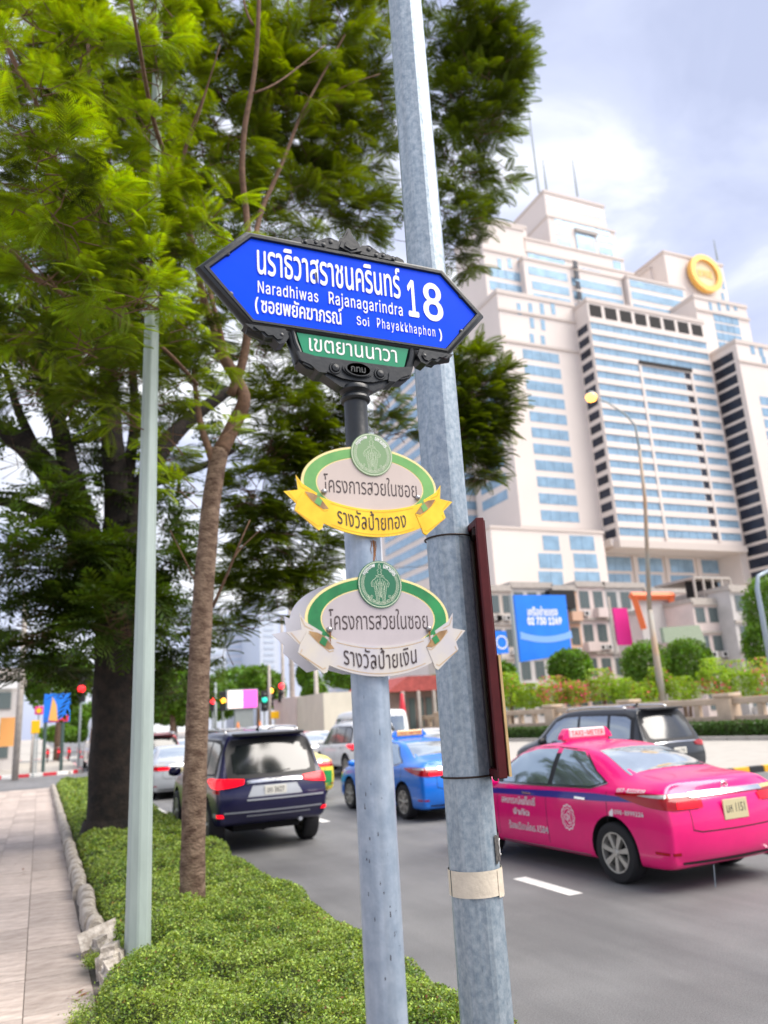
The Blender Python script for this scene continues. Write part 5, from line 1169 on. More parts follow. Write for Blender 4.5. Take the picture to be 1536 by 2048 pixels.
q=MB(); tbox(q,notch[0]-.3,notch[1]+.3,YB_-.9,YB_,zt_-dz*2.62,zt_-dz*2.35); q.build('notch_lintel',M['void'],tw)
for x in notch: q=MB(); tbox(q,x-.5,x+.5,YB_-.6,YB_,zb2-2,zt_-dz*2.7); q.build('pilaster',M['facade'],tw)
q=MB(); tbox(q,xB0-.8,xB1+.8,YB_-.9,YB_+10,zBb-1.5,zBb+.8); q.build('ledge',M['facade_trim'],tw)
block(xB0-2,xB1+8,YB_+2,28,zQ-.5,zBb-.5,cap=0)
# --- block C: right shoulder with small windows
YC=YB_+2; xC0=xB1-.2; xC1=X_(1497,640,YC); zC=Z_(1400,598,YC)
block(xC0,xC1,YC,26,40,zC,cap=1.5)
q=MB(); z=Z_(1410,622,YC); tbox(q,xC0,xC1+.4,YC-.5,YC,z-.5,z+.5); q.build('string_course',M['facade_trim'],tw)
for px in (1421,1438,1455,1470): z=Z_(px,613,YC); band(X_(px-3,613,YC),X_(px+3,613,YC),YC,z-1.8,z+1.8,mull=False)
for i in range(14):
    z=Z_(1455,640,YC)-dz*.86*i; band(X_(1428,640,YC),X_(1476,640,YC),YC,z-1.6,z+1.6)
# --- block D: far right slab standing forward, dark ribboned flank
xD0=X_(1421,715,YC); r=ray(1472,690); YD=xD0/(r[0]/r[1]); xD1=X_(1640,690,YD); zD=Z_(1474,686,YD)
block(xD0,xD1,YD,YC-YD+20,30,zD,cap=1.5)
q=MB(); z=Z_(1480,722,YD); tbox(q,xD0-.4,xD1,YD-.5,YD,z-.4,z+.4); q.build('string_course',M['facade_trim'],tw)
ztd=Z_(1474,705,YD)
for i in range(20):
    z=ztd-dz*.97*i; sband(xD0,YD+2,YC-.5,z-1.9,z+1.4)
    if i>3: band(X_(1512,760,YD),xD1,YD,z-1.6,z+1.6)
for px,py in ((1505,700),(1522,704),(1528,722)): z=Z_(px,py,YD); band(X_(px-4,py,YD),X_(px+4,py,YD),YD,z-1.8,z+1.8,mull=False)
# --- block F: left shoulder behind A
YF=212; xf0=X_(968,520,YF); xf1=X_(1052,520,YF); block(xf0,xf1,YF,20,50,Z_(1000,452,YF),cap=1.2); block(X_(985,460,YF+6),X_(1052,460,YF+6),YF+6,20,150,Z_(1010,448,YF+6),cap=1)
for px in (999,1019,1040): z=Z_(px,527,YF); band(X_(px-4,527,YF),X_(px+4,527,YF),YF,z-2,z+2,mull=False)
for py in (550,576): z=Z_(1014,py,YF); band(X_(980,py,YF),X_(1045,py+6,YF),YF,z-1.8,z+1.8)
q=MB(); z=Z_(1010,507,YF); tbox(q,xf0-.3,xf1,YF-.4,YF,z-.4,z+.4); q.build('string_course',M['facade_trim'],tw)
for i in range(13):
    z=Z_(985,630,YF)-dz*i; sband(xf0,YF+3,YF+18,z-1.7,z+1.6,'bglass')
# --- upper stepped blocks behind B
def step(pxl,pxr,pyt,pyb,Y,bands,depth=18,dark=None,cap=1.0):
    x0,x1=X_(pxl,(pyt+pyb)/2,Y),X_(pxr,(pyt+pyb)/2,Y); zt=Z_(pxl+5,pyt,Y); zb=Z_(pxl+5,pyb,Y)
    block(x0,x1,Y,depth,zb-20,zt,cap=cap)
    for (a,b,py,h) in bands: z=Z_(pxl+5,py,Y); band(x0+(x1-x0)*a,x0+(x1-x0)*b,Y,z-h,z+h,mull=False)
    return x0,x1,zt,zb
step(1052,1245,520,620,209,[(.04,.42,540,1.7),(.46,.98,545,1.7),(.06,.42,568,1.7),(.46,.98,572,1.7),(.06,.42,592,1.7),(.46,.98,598,1.7)],cap=1)
step(1260,1372,557,640,207,[(.04,.96,567,1.6),(.04,.96,590,1.6),(.04,.96,614,1.6)],cap=1)
step(1052,1262,505,540,213,[(.02,.35,512,1.7),(.5,.68,520,1.6)],cap=1)
xx=step(1052,1243,480,520,216,[(.88,.97,492,2)],cap=1)
xx=step(1100,1230,436,510,219,[(.10,.30,458,1.7),(.10,.30,480,1.7),(.70,.95,455,1.7),(.72,.93,478,1.7),(.10,.92,439,1.7)],cap=1)
q=MB(); Y=219; tbox(q,X_(1152,480,Y),X_(1188,480,Y),Y-.4,Y+.2,Z_(1165,512,Y),Z_(1165,466,Y)); q.build('window',M['bglass'],tw); q=MB(); tbox(q,X_(1150,470,Y),X_(1192,470,Y),Y-1.3,Y,Z_(1165,468,Y),Z_(1165,464,Y)+.5); q.build('notch_lintel',M['concrete'],tw)
xx=step(1092,1208,387,450,222,[(.03,.97,402,1.9)],cap=1.3,depth=30)
for i in range(4): z=Z_(1095,402,222)-dz*1.1*i; sband(X_(1092,402,222),225,246,z-1.7,z+1.7,'bglass')
q=MB(); Y=216; z0=Z_(1140,530,Y); 
for i in range(5): 
    z=Z_(1150,530,208)-dz*.95*i; qq=MB(); tbox(qq,X_(1150,560,208),X_(1158,560,208),207.6,208,z-1.6,z+1.6); qq.build('window',M['bglass_shaded'],tw)
# --- logo tower
YG=214; xg0=X_(1333,540,YG); xg1=X_(1450,560,YG); zG=Z_(1338,508,YG); block(xg0,xg1,YG,26,120,zG,cap=1.2)
block(X_(1300,545,YG+8),X_(1340,545,YG+8),YG+8,14,130,Z_(1310,540,YG+8),cap=.8)
for py in (572,596): z=Z_(1455,py,YG); band(X_(1443,py,YG),X_(1449,py,YG),YG,z-2,z+2,mull=False)
M['gold']=mat('gold_emblem',(.80,.45,.10),.35,metal=.3)
gc=dep(1406,551,YG-1.2); R0=37/F*np.linalg.norm(gc-CAM)*.98
q=MB(); P=np.array([0,0,0]); q.lathe([(R0*.72,-1.2),(R0*.72,-2.2),(R0,-2.2),(R0*1.0,0),(R0*.72,0),(R0*.72,-1.2)],axis=1,n=48); o=q.build('emblem_ring',M['gold'],tw,smooth=True,auto=30); o.location=gc-T0
q=MB(); q.lathe([(0,-1.0),(R0*.74,-1.0),(R0*.74,0)],axis=1,n=40); o=q.build('emblem_disc',mat('pale_gold_disc',(.78,.60,.36),.5),tw); o.location=gc-T0
text_xz('emblem_lettering','W.POSE',(-R0*.48,-1.8,R0*.48,1.9),-1.3,M['gold'],o,.03)
for px,py0,py1 in ((1078,385,205),(1155,392,320),(1094,385,320),(1435,520,480)):
    a=dep(px,py0,224 if px<1400 else YG+6); b=dep(px-8,py1,224 if px<1400 else YG+6); q=MB(); q.tube([a-T0,np.array([a[0],a[1],b[2]])-T0],[.5,.2],6); q.build('mast',M['far_pole'],tw)
# small glass-fronted wing far left of the tower (blue, half hidden by leaves)
wl=thing('left_wing','pale building with slanting blue window bands left of the tower','building',(100,180,0))
Y=228; x1_=X_(975,1000,Y); x0_=x1_-16
q=MB(); q.box((x0_-100,Y-180,0),(x1_+14-100,Y+60-180,Z_(950,690,Y))); q.build('wall',M['facade'],wl)
for i in range(16):
    z=Z_(950,720,Y)-5.2*i; q=MB(); q.box((x0_-.2-100,Y+1-180,z-1.5),(x0_-100,Y+56-180,z+1.5)); q.build('window',M['bglass'],wl); q=MB(); q.box((x0_+1-100,Y-.2-180,z-1.5),(x1_+12-100,Y-180,z+1.5)); q.build('window',M['bglass'],wl)
# ================================================================== LOW BUILDINGS
def building(name,label,x0,x1,y,depth,h,m,floors,bays,win='dim_glass',bw=.62,bh=.5,ledge=True,z0=0,rz=0,cat='building',balc=False,first=0):
    t=thing(name,label,cat,(x0,y,0),rz); q=MB(); q.box((0,0,0),(x1-x0,depth,h)); q.build('wall',m,t)
    q=MB(); q.box((-.15,-.15,h),(x1-x0+.15,depth,h+.45)); q.build('parapet',M['concrete'],t)
    fh=h/floors; bwid=(x1-x0)/bays
    for f in range(first,floors):
        if ledge: q=MB(); q.box((-.05,-.28,f*fh+fh-.28),(x1-x0+.05,0,f*fh+fh-.02)); q.build('floor_ledge',M['concrete'],t)
        for b in range(bays):
            a=b*bwid+bwid*(1-bw)/2; w=bwid*bw; z=f*fh+fh*.30
            q=MB(); q.box((a-.06,-.05,z-.06),(a+w+.06,0.02,z+fh*bh+.06)); fr_=q.build('window',M['frame_grey'],t)
            q=MB(); q.box((a,-.075,z),(a+w*.48,-.04,z+fh*bh)); q.build('pane',M[win],fr_); q=MB(); q.box((a+w*.52,-.075,z),(a+w,-.04,z+fh*bh)); q.build('pane',M[win],fr_)
            if balc and (b+f)%2==0: q=MB(); q.box((a-.2,-.9,z-fh*.30),(a+w+.2,0,z-fh*.02)); q.build('balcony',m,t)
    for k in range(int(floors*bays*.6)):
        f=random.randrange(max(first,1),floors); b=random.randrange(bays); q=MB(); x=b*bwid+bwid*random.uniform(.05,.75); z=f*fh+fh*.05; q.box((x,-.55,z),(x+.85,-.05,z+.6)); u_=q.build('air_conditioner',M['far_white2'],t); q=MB(); q.lathe([(0,-.57),(.22,-.57),(.22,-.55)],(x+.35,0,z+.3),1,10); q.build('fan_grille',M['dark'],u_)
    return t
M['far_white2']=mat('air_conditioner_case',(.55,.54,.52),.7); M['dim_glass']=mat('dim_window_glass',(.10,.13,.13),.2,spec=.6); M['frame_grey']=mat('window_frame',(.30,.30,.29),.6)
M['shop_a']=mat('stained_cream_render',(.50,.43,.37),.85,col2=(.62,.56,.50),scale=.5); M['shop_b']=mat('grey_render',(.46,.44,.42),.85,col2=(.58,.55,.53),scale=.5); M['shop_c']=mat('peach_render',(.62,.40,.28),.85,var=.1,scale=.5); M['shop_d']=mat('pale_pink_render',(.66,.56,.52),.85,var=.08,scale=.5)
Ys=78
for a_x in (): pass
def bpx(name,label,pa,pb,ptop,Y,depth,m,fl,bays,**k):
    return building(name,label,X_(pa,1260,Y),X_(pb,1260,Y),Y,depth,Z_((pa+pb)/2,ptop,Y),m,fl,bays,**k)
bpx('shophouse','peach and grey shophouse row behind the small blue billboard',960,1030,1178,Ys,14,M['shop_a'],4,3)
bpx('shophouse','grey four storey shophouse right behind the big blue billboard',1030,1112,1172,Ys,14,M['shop_b'],4,3)
bpx('shophouse','peach banded shophouse between the blue and pink billboards',1112,1162,1178,Ys,14,M['shop_c'],4,2,balc=True)
bpx('shophouse','pale pink shophouse with balconies right of the blue billboard',1162,1218,1170,Ys,14,M['shop_d'],4,2,balc=True)
bpx('shophouse','grey shophouse behind the pink and orange boards',1218,1300,1172,Ys,14,M['shop_b'],4,3)
bpx('shophouse','cream shophouse behind the orange framed board',1300,1400,1182,Ys,14,M['shop_d'],4,3,balc=True)
bpx('corner_house','white corner house with dark roof terrace at the right edge',1392,1470,1205,60,12,M['shop_d'],4,3)
bpx('corner_house','white stepped house behind the grey pole at the right edge',1472,1600,1180,58,12,M['shop_b'],4,3,balc=True)
q=MB(); a=dep(1118,1180,Ys-1); q.box((a[0]-1.4,a[1],a[2]-2.2),(a[0]+2.2,a[1]+3,a[2])); o=q.build('roof_shed',M['void']); props(o,'dark open roof shed on top of the peach shophouse','shed')
for nm,pa,pb,pt,Y_ in (('roof_shed',1395,1468,1185,61),):
    x0,x1=X_(pa,1200,Y_),X_(pb,1200,Y_); z=Z_(1430,1205,60)+.5; t=thing('roof_terrace','dark covered terrace on top of the white corner house','terrace',(x0,Y_,z)); q=MB(); q.box((0,0,2.2),(x1-x0,6,2.45)); q.build('roof',M['concrete'],t)
    for k in range(5): q=MB(); q.box(((x1-x0)*k/4-.1,0,0),((x1-x0)*k/4+.1,.2,2.2)); q.build('post',M['concrete'],t)
    q=MB(); q.box((.3,1.5,0),(x1-x0-.3,1.7,2.2)); q.build('screen',M['void'],t)
# billboards
def board(name,label,pts,Y,m,thick=.25,legs=(),cat='billboard',leg_m='far_pole'):
    P=[dep(a,b,Y) for a,b in pts]; c=P[0].copy(); t=thing(name,label,cat,(c[0],Y,0)); 
    q=MB(); q.prism([(p[0]-c[0],p[2]) for p in P],0,thick); q.build('panel',m,t)
    for px,r in legs: a=dep(px,pts[-1][1],Y); q=MB(); q.tube([(a[0]-c[0],thick+.1,0),(a[0]-c[0],thick+.1,a[2]+(.5))],r,10); q.build('leg',M[leg_m],t)
    return t,c,P
M['bb_blue']=mat('billboard_blue',(.005,.17,.78),.45,col2=(.01,.22,.85),scale=.3); M['bb_swoosh']=mat('billboard_pale_band',(.22,.42,.86),.45); M['bb_pink']=mat('banner_magenta',(.72,.02,.26),.5); M['bb_orange']=mat('orange_frame',(.80,.17,.05),.5); M['bb_screen']=mat('pale_perforated_screen',(.58,.56,.54),.6)
t,c,P=board('billboard','large blue billboard with a pale sweep and two lines of white lettering',[(1028,1190),(1131,1190),(1144,1308),(1042,1324)],52,M['bb_blue'])
x0,x1=P[0][0]-c[0],P[1][0]-c[0]; z=lambda py:dep(1085,py,52)[2]
text_xz('lettering','เครือข่ายแรง',(x0+(x1-x0)*.22,z(1232),x0+(x1-x0)*.80,z(1212)),-.02,M['letters'],t,.03); text_xz('lettering','02 730 1249',(x0+(x1-x0)*.20,z(1250),x0+(x1-x0)*.86,z(1234)),-.02,M['letters'],t,.05)
q=MB()
for k,(h0,amp) in enumerate(((1264,16),(1270,9))):
    pts=[(x0+.12+(x1-x0+.02)*u,z(h0+amp*math.sin(math.pi*u))) for u in np.linspace(0.02,1.0,16)]; stroke(q,pts,.22 if k==0 else .5,-.012-.004*k)
q.build('pale_sweep',M['bb_swoosh'],t,fix=False)
q=MB(); a=dep(1038,1400,51.6); b=dep(1030,1190,51.6); q.tube([(a[0]-c[0]+.1,-.5,0),(a[0]-c[0]+.1,-.5,b[2])],.16,10); q.build('leg',M['far_pole'],t)
t,c,P=board('billboard','small blue billboard half hidden behind the maroon sign',[(988,1262),(1012,1262),(1018,1306),(994,1308)],60,M['bb_blue'],legs=((1004,.12),))
q=MB(); q.lathe([(.5,-.03),(.62,-.03)],((P[1][0]-P[0][0])*.55,0,(P[0][2]+P[3][2])/2),1,16); q.build('ring_mark',M['letters'],t)
t,c,P=board('banner','tall magenta banner hanging between the shophouses',[(1226,1216),(1254,1216),(1266,1290),(1238,1290)],66,M['bb_pink'])
q=MB(); q.box((-.55,-.05,P[3][2]-1),(-.25,.1,P[0][2]+1.2)); q.build('banner_pole',M['concrete'],t)
t,c,P=board('screen_board','pale screen board inside an orange painted frame',[(1272,1200),(1342,1200),(1350,1285),(1290,1285)],64,M['bb_screen'])
for i,(a,b) in enumerate((((1262,1192),(1346,1192)),((1268,1195),(1288,1258)),((1342,1195),(1350,1240)))):
    A_,B_=dep(*a,63.6)-[c[0],64,0],dep(*b,63.6)-[c[0],64,0]; q=MB(); q.tube([A_,B_],.42,4); q.build('frame_bar',M['bb_orange'],t)
board('green_awning','grey green sheet canopy in front of the orange framed board',[(1325,1255),(1398,1250),(1412,1285),(1330,1285)],56,mat('canopy_sheet',(.30,.36,.26),.6,var=.15),.4,cat='canopy')
# ================================================================== MEDIAN PARAPET, CLIPPED HEDGE, FLOWER BED
A0=gnd(985,1483,.15); A1=gnd(1400,1484,.15); A2=gnd(1560,1480,.15)
dirv=nrm((A2-A0)[:2]); A0=A0[:2]; A2=A0+dirv*46; nrmv=np.array([-dirv[1],dirv[0]]); 
if nrmv[1]<0: nrmv=-nrmv
A0=A0-dirv*14
an=math.atan2(dirv[1],dirv[0]); Lw=float(np.linalg.norm(A2-A0))
wk=thing('planter_kerb','pale kerb in front of the clipped median hedge','kerb',(A0[0],A0[1],0),an); wk['kind']='structure'; del wk['category']
for k in range(int(Lw/1.0)): q=MB(); q.box((k+.01,-.12,.0),(k+.99,.12,.32)); q.build('kerb_stone',M['median_top'],wk,bevel=.02)
hd=thing('clipped_hedge','long low clipped hedge in front of the concrete balustrade','hedge',(A0[0],A0[1],0),an)
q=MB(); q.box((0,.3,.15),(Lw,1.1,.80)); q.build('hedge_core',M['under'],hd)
n=26000; P=np.stack([rng.uniform(0,Lw,n),rng.uniform(.2,1.2,n),rng.uniform(.15,.9,n)],1); f=rng.random(n)<.6; P[f,1]=.22+rng.normal(0,.03,f.sum()); P[~f,2]=.88+rng.normal(0,.03,(~f).sum()); V,T=leaf_quads(P,rng.uniform(.08,.13,n),.2,.8); big_mesh('hedge_leaves',V,T,M['hedge'],hd)
bl=thing('balustrade','beige concrete balustrade along the planted median','balustrade',(A0[0]+nrmv[0]*1.6,A0[1]+nrmv[1]*1.6,0),an)
M['beige']=mat('beige_concrete',(.50,.39,.29),.8,var=.1,scale=2)
for k in range(int(Lw/6.0)+1):
    q=MB(); q.box((k*6-.38,-.38,.1),(k*6+.38,.38,1.95)); q.box((k*6-.46,-.46,1.95),(k*6+.46,.46,2.12)); q.build('pier',M['beige'],bl,bevel=.03)
    if k*6<Lw-6:
        q=MB(); q.box((k*6+.38,-.16,1.62),(k*6+5.62,.16,1.92)); q.build('top_rail',M['beige'],bl,bevel=.03); q=MB(); q.box((k*6+.38,-.16,.85),(k*6+5.62,.16,1.12)); q.build('bottom_rail',M['beige'],bl,bevel=.03)
        for j in range(1,4): q=MB(); q.box((k*6+.38+5.24*j/4-.14,-.12,1.12),(k*6+.38+5.24*j/4+.14,.12,1.62)); q.build('baluster',M['beige'],bl)
# flower bed behind
fb=[]
def bushrow(name,label,spec,m,L,n,fl=0,cat='shrub',group=None):
    t=thing(name,label,cat,(0,0,0),0,group); Ps=[]
    for (px,py,rx,ry,Y) in spec:
        c=dep(px,py,Y); d=np.linalg.norm(c-CAM); R3=np.array([rx/F*d,max(.8,rx/F*d*.5),ry/F*d]); a=rng.normal(size=(n,3)); a/=np.linalg.norm(a,axis=1)[:,None]; a*=rng.uniform(.4,1.12,(n,1))**.7; Ps.append(c+a*R3*(1+.18*np.sin(a*9)))
    P=np.concatenate(Ps); V,T=leaf_quads(P,rng.uniform(.6,1.3,len(P))*L,.2,.7); mi=(rng.random(len(P))<fl)&(np.sin(P[:,0]*1.1+P[:,2]*2)+np.sin(P[:,1]*1.7)>-.2); big_mesh('foliage',V,T,[m,M['flower']],t,mi=mi)
    q=MB(); c=dep(spec[0][0],spec[0][1],spec[0][4]); q.tube([(c[0],c[1],0),(c[0],c[1],c[2])],.12,6); q.build('stem',M['bark'],t)
    return t
bushrow('flowering_shrub','light green bush right of the maroon sign by the balustrade',[(1020,1385,30,35,46),(1060,1395,34,24,44)],M['bush_light'],.16,2600,.03)
bushrow('flowering_shrub','pink flowered bush under the blue billboard',[(1110,1385,44,28,42),(1150,1388,26,22,41)],M['bush_light'],.15,2600,.22)
bushrow('flowering_shrub','yellow green bush with sparse pink bracts left of the lamp post',[(1205,1375,42,32,41),(1250,1385,30,24,40)],M['bush_light'],.15,2600,.10)
bushrow('flowering_shrub','small bright bush at the foot of the lamp post',[(1318,1365,22,26,38),(1290,1388,30,20,38)],M['bush_light'],.15,2200,.06)
bushrow('flowering_shrub','low pale green shrub right of the lamp post',[(1365,1380,36,22,37)],M['bush_light'],.14,2200,.02)
bushrow('flowering_shrub','large pink flowered bush at the right edge of the picture',[(1430,1358,34,34,36),(1480,1365,40,36,36),(1530,1360,40,36,35)],M['bush_light'],.14,2600,.16)
puff('round_tree','dark rounded tree behind the lamp post, right one of the pair',"tree",[(1375,1325,46,42,50,1)],.22,6000,M['bush'],(dep(1375,1400,50)*[1,1,0],dep(1375,1330,50),.15))
puff('round_tree','rounded dark green tree directly behind the lamp post','tree',[(1292,1330,46,42,51,1)],.22,6000,M['bush'],(dep(1292,1400,51)*[1,1,0],dep(1292,1330,51),.15))
puff('round_tree','looser green tree under the lower edge of the blue billboard','tree',[(1140,1335,42,34,49,1)],.24,4500,M['bush'],(dep(1140,1400,49)*[1,1,0],dep(1140,1340,49),.12))
puff('round_tree','dark tree just right of the maroon sign','tree',[(1000,1360,36,34,50,1)],.24,4500,M['bush'],(dep(1000,1400,50)*[1,1,0],dep(1000,1360,50),.12))
puff('street_tree','dark tree at the right edge behind the leaning grey pole','tree',[(1540,1220,40,60,46,1),(1525,1290,34,40,46,.6)],.24,5000,M['bush'],(dep(1545,1400,46)*[1,1,0],dep(1545,1260,46),.15))
# street lamps
lm=thing('street_lamp','tall street lamp with curved arm and lit orange lamp in front of the tower','street lamp',(0,0,0)); Yl=37.5
Pl=[dep(a,b,Yl) for a,b in ((1322,1400),(1306,1220),(1290,1000),(1279,900),(1270,850),(1250,828),(1215,805),(1186,794))]; x_=Pl[0][0]
q=MB(); b0=dep(1318,1350,Yl); q.tube([(b0[0],Yl,0),(b0[0],Yl,dep(1318,1350,Yl)[2]),(b0[0],Yl,dep(1306,1220,Yl)[2])],[.27,.22,.16],12); q.build('base_shaft',M['lamp_pole'],lm,smooth=True)
q=MB(); top=Pl[4]; xs0=b0[0]; zz=[dep(1306,1220,Yl)[2],dep(1290,1000,Yl)[2],dep(1276,880,Yl)[2]]; q.tube([(xs0,Yl,zz[0]),Pl[2],Pl[3]],[.15,.12,.09],10); q.build('shaft',M['lamp_pole'],lm,smooth=True)
q=MB(); q.tube([Pl[3]]+[Pl[i] for i in (4,5,6,7)],[.08,.07,.06,.05,.05],8); q.build('arm',M['far_pole'],lm,smooth=True)
M['lamp_lit']=mat('lit_sodium_lamp',(1,.6,.2),.4,emit=(1,.36,.05),es=3.2)
q=MB(); q.lathe([(0,-.34),(.26,-.28),(.38,0),(.26,.22),(0,.30)],tuple(Pl[7]-[.15,0,0]),2,16); q.build('lamp_head',M['lamp_lit'],lm,smooth=True)
q=MB(); q.lathe([(.33,.0),(.30,.24),(.12,.36),(0,.38)],tuple(Pl[7]-[.15,0,0]),2,16); q.build('lamp_shade',M['far_pole'],lm,smooth=True)
l2=thing('street_lamp','grey steel pole with bent top at the right edge of the picture','street lamp',(0,0,0)); Yr=30
Pr=[dep(a,b,Yr) for a,b in ((1545,1330),(1522,1210),(1512,1170),(1516,1152),(1540,1140))]; q=MB(); q.tube([(Pr[0][0]-.1,Yr,0),(Pr[0][0]-.1,Yr,Pr[2][2]-.2)]+Pr[3:],[.19,.12,.10,.09],10); q.build('shaft',M['galv'],l2,smooth=True)
# ================================================================== JUNCTION AHEAD
def pole(name,label,px,pyt,Y,r,m='far_pole',cat='pole',group=None,z0=0):
    a=dep(px,pyt,Y); q=MB(); q.tube([(a[0],Y,z0),(a[0],Y,a[2])],[r,r*.75],8); o=q.build(name,M[m],smooth=True); return props(o,label,cat,group)
pole('utility_pole','pale concrete utility pole right of the traffic lights',577,1090,58,.22,'concrete'); pole('utility_pole','second slimmer concrete pole beside the red traffic light',563,1230,60,.16,'concrete')
pole('utility_pole','pole carrying the amber traffic light',538,1330,60,.14,'concrete'); pole('utility_pole','grey pole behind the steel sign post',631,1330,55,.2,'concrete'); pole('utility_pole','pole left of the pink video screen',431,1365,60,.12,'far_pole')
pole('utility_pole','far left concrete pole beside the shop front',52,1200,44,.16,'concrete'); pole('utility_pole','thin post behind the yellow warning plate',68,1440,48,.08,'concrete')
def signal(label,px,py,Y,lamps,post):
    t=thing('traffic_light',label,'traffic light',(0,0,0)); c=dep(px,py,Y); q=MB(); q.box((c[0]-.24,Y-.05,c[2]-.75),(c[0]+.24,Y+.2,c[2]+.75)); q.build('housing',M['dark'],t,bevel=.03)
    for dz_,m in lamps: q=MB(); q.lathe([(0,-.20),(.15,-.17),(.21,-.08),(.21,0)],(c[0],Y-.02,c[2]+dz_),1,16); q.build('lamp',m,t,smooth=True)
    if post: q=MB(); q.tube([(c[0],Y+.1,0),(c[0],Y+.1,c[2]-.7)],.07,6); q.build('post',M['far_pole'],t)
red=mat('lit_red_signal',(.8,.01,.01),.4,emit=(1,.02,.03),es=3.5); amb=mat('lit_amber_signal',(.9,.4,.02),.4,emit=(1,.42,.03),es=3); grn=mat('lit_green_signal',(.02,.5,.35),.4,emit=(.02,.55,.38),es=1.2); off=mat('unlit_signal',(.02,.02,.02),.4)
signal('traffic light showing red above the yellow plate',563,1385,60,((.5,red),(0,off),(-.5,off)),True)
signal('traffic light showing amber right of the pink screen',541,1392,61,((.4,amb),(-.1,off),(-.55,off)),False)
signal('traffic light with a green disc beside the pink screen',529,1402,59,((.4,off),(.1,grn),(-.5,off)),True)
signal('small red traffic light just right of the brown trunk',426,1402,62,((.0,red),),True)
signal('small amber traffic light left of the pink screen',446,1402,62,((.0,amb),),True)
signal('dim red traffic light seen left of the dark trunk',163,1378,50,((0,red),),True)
vd=thing('video_screen','bright pink and white video screen on a pillar over the junction','screen',(0,0,0)); Yv=64; a,b=dep(456,1382,Yv),dep(514,1414,Yv)
q=MB(); q.box((a[0]-.1,Yv,b[2]-.1),(b[0]+.1,Yv+.5,a[2]+.1)); q.build('cabinet',M['far_pole'],vd)
mdx=(a[0]+b[0])/2
q=MB(); q.box((a[0],Yv-.05,b[2]),(mdx,Yv,a[2])); q.build('screen_half',mat('lit_pale_screen',(.9,.75,.7),.5,emit=(1,.78,.72),es=.9),vd); q=MB(); q.box((mdx,Yv-.05,b[2]),(b[0],Yv,a[2])); q.build('screen_half',mat('lit_magenta_screen',(.8,.1,.6),.5,emit=(1,.10,.62),es=.9),vd)
q=MB(); q.box((mdx-.6,Yv+.1,0),(mdx+.9,Yv+.5,b[2]-.1)); q.build('pillar',M['far_pole'],vd)
def plate(name,label,px,py,w,h,Y,m,post=True,cat='sign'):
    t=thing(name,label,cat,(0,0,0)); c=dep(px,py,Y); ww,hh=w/F*Y,h/F*Y; q=MB(); q.box((c[0]-ww/2,Y-.03,c[2]-hh/2),(c[0]+ww/2,Y+.03,c[2]+hh/2)); q.build('panel',m,t,bevel=.02)
    if post: q=MB(); q.tube([(c[0],Y+.08,0),(c[0],Y+.08,c[2]-hh*.3)],.045,6); q.build('post',M['far_pole'],t)
    return t,c
YL=mat('yellow_sign_sheet',(.90,.50,.0),.5); 
plate('warning_plate','yellow plate hanging under the red traffic light',550,1430,17,14,59,YL); plate('warning_plate','yellow plate on the post left of the blue map board',71,1454,14,22,46,YL)
t,c=plate('map_board','blue map board with orange print on two grey legs at the far corner',114,1416,44,50,48,M['bb_blue'],False)
w_=44/F*48; h_=50/F*48
q=MB(); q.prism([(c[0]-w_*.30,c[2]-h_*.42),(c[0]+w_*.05,c[2]-h_*.45),(c[0]-w_*.02,c[2]+h_*.1),(c[0]-w_*.18,c[2]+h_*.40)],48-.05,48-.035); q.build('print_shape',mat('orange_print',(.85,.45,.12),.5),t)
q=MB(); q.prism([(c[0]-w_*.40,c[2]-h_*.48),(c[0]+w_*.45,c[2]-h_*.48),(c[0]+w_*.46,c[2]-h_*.22),(c[0]+w_*.1,c[2]-h_*.40)],48-.045,48-.034); q.build('print_shape',M['red_paint'],t)
for dx in (-.55,.35): q=MB(); q.tube([(c[0]+dx,48.05,.1),(c[0]+dx,48.05,c[2]-h_*.3)],.09,8); q.build('leg',mat('dark_green_leg',(.06,.10,.09),.5),t)
t,c=plate('round_sign','small round pink and yellow sign beside the blue map board',78,1421,14,14,47,M['bb_pink'],True); q=MB(); q.lathe([(0,-.06),(.14,-.06),(.14,0)],(c[0],47,c[2]),1,16); q.build('disc',YL,t)
# left side shop building and its orange front
building('shop_building','pale shop building with flat white roof at the left edge',-19,dep(38,1400,56)[0],56,14,dep(20,1350,56)[2],M['shop_b'],2,7,bh=.42)
q=MB(); a=dep(2,1436,54); b=dep(27,1492,54); q.box((a[0],53.6,b[2]),(b[0],54.2,a[2])); props(q.build('orange_panel',mat('orange_shop_panel',(.85,.40,.12),.5)),'orange shop panel standing in front of the pale building','panel')
q=MB(); a=dep(-40,1366,50); b=dep(44,1378,50); q.box((a[0],49,b[2]),(b[0],53,b[2]+.35)); ca=q.build('canopy',M['white_car']); props(ca,'thin white canopy roof over the shop front at the left edge','canopy')
for k,(px,w) in enumerate(((22,13),(8,8))): pass
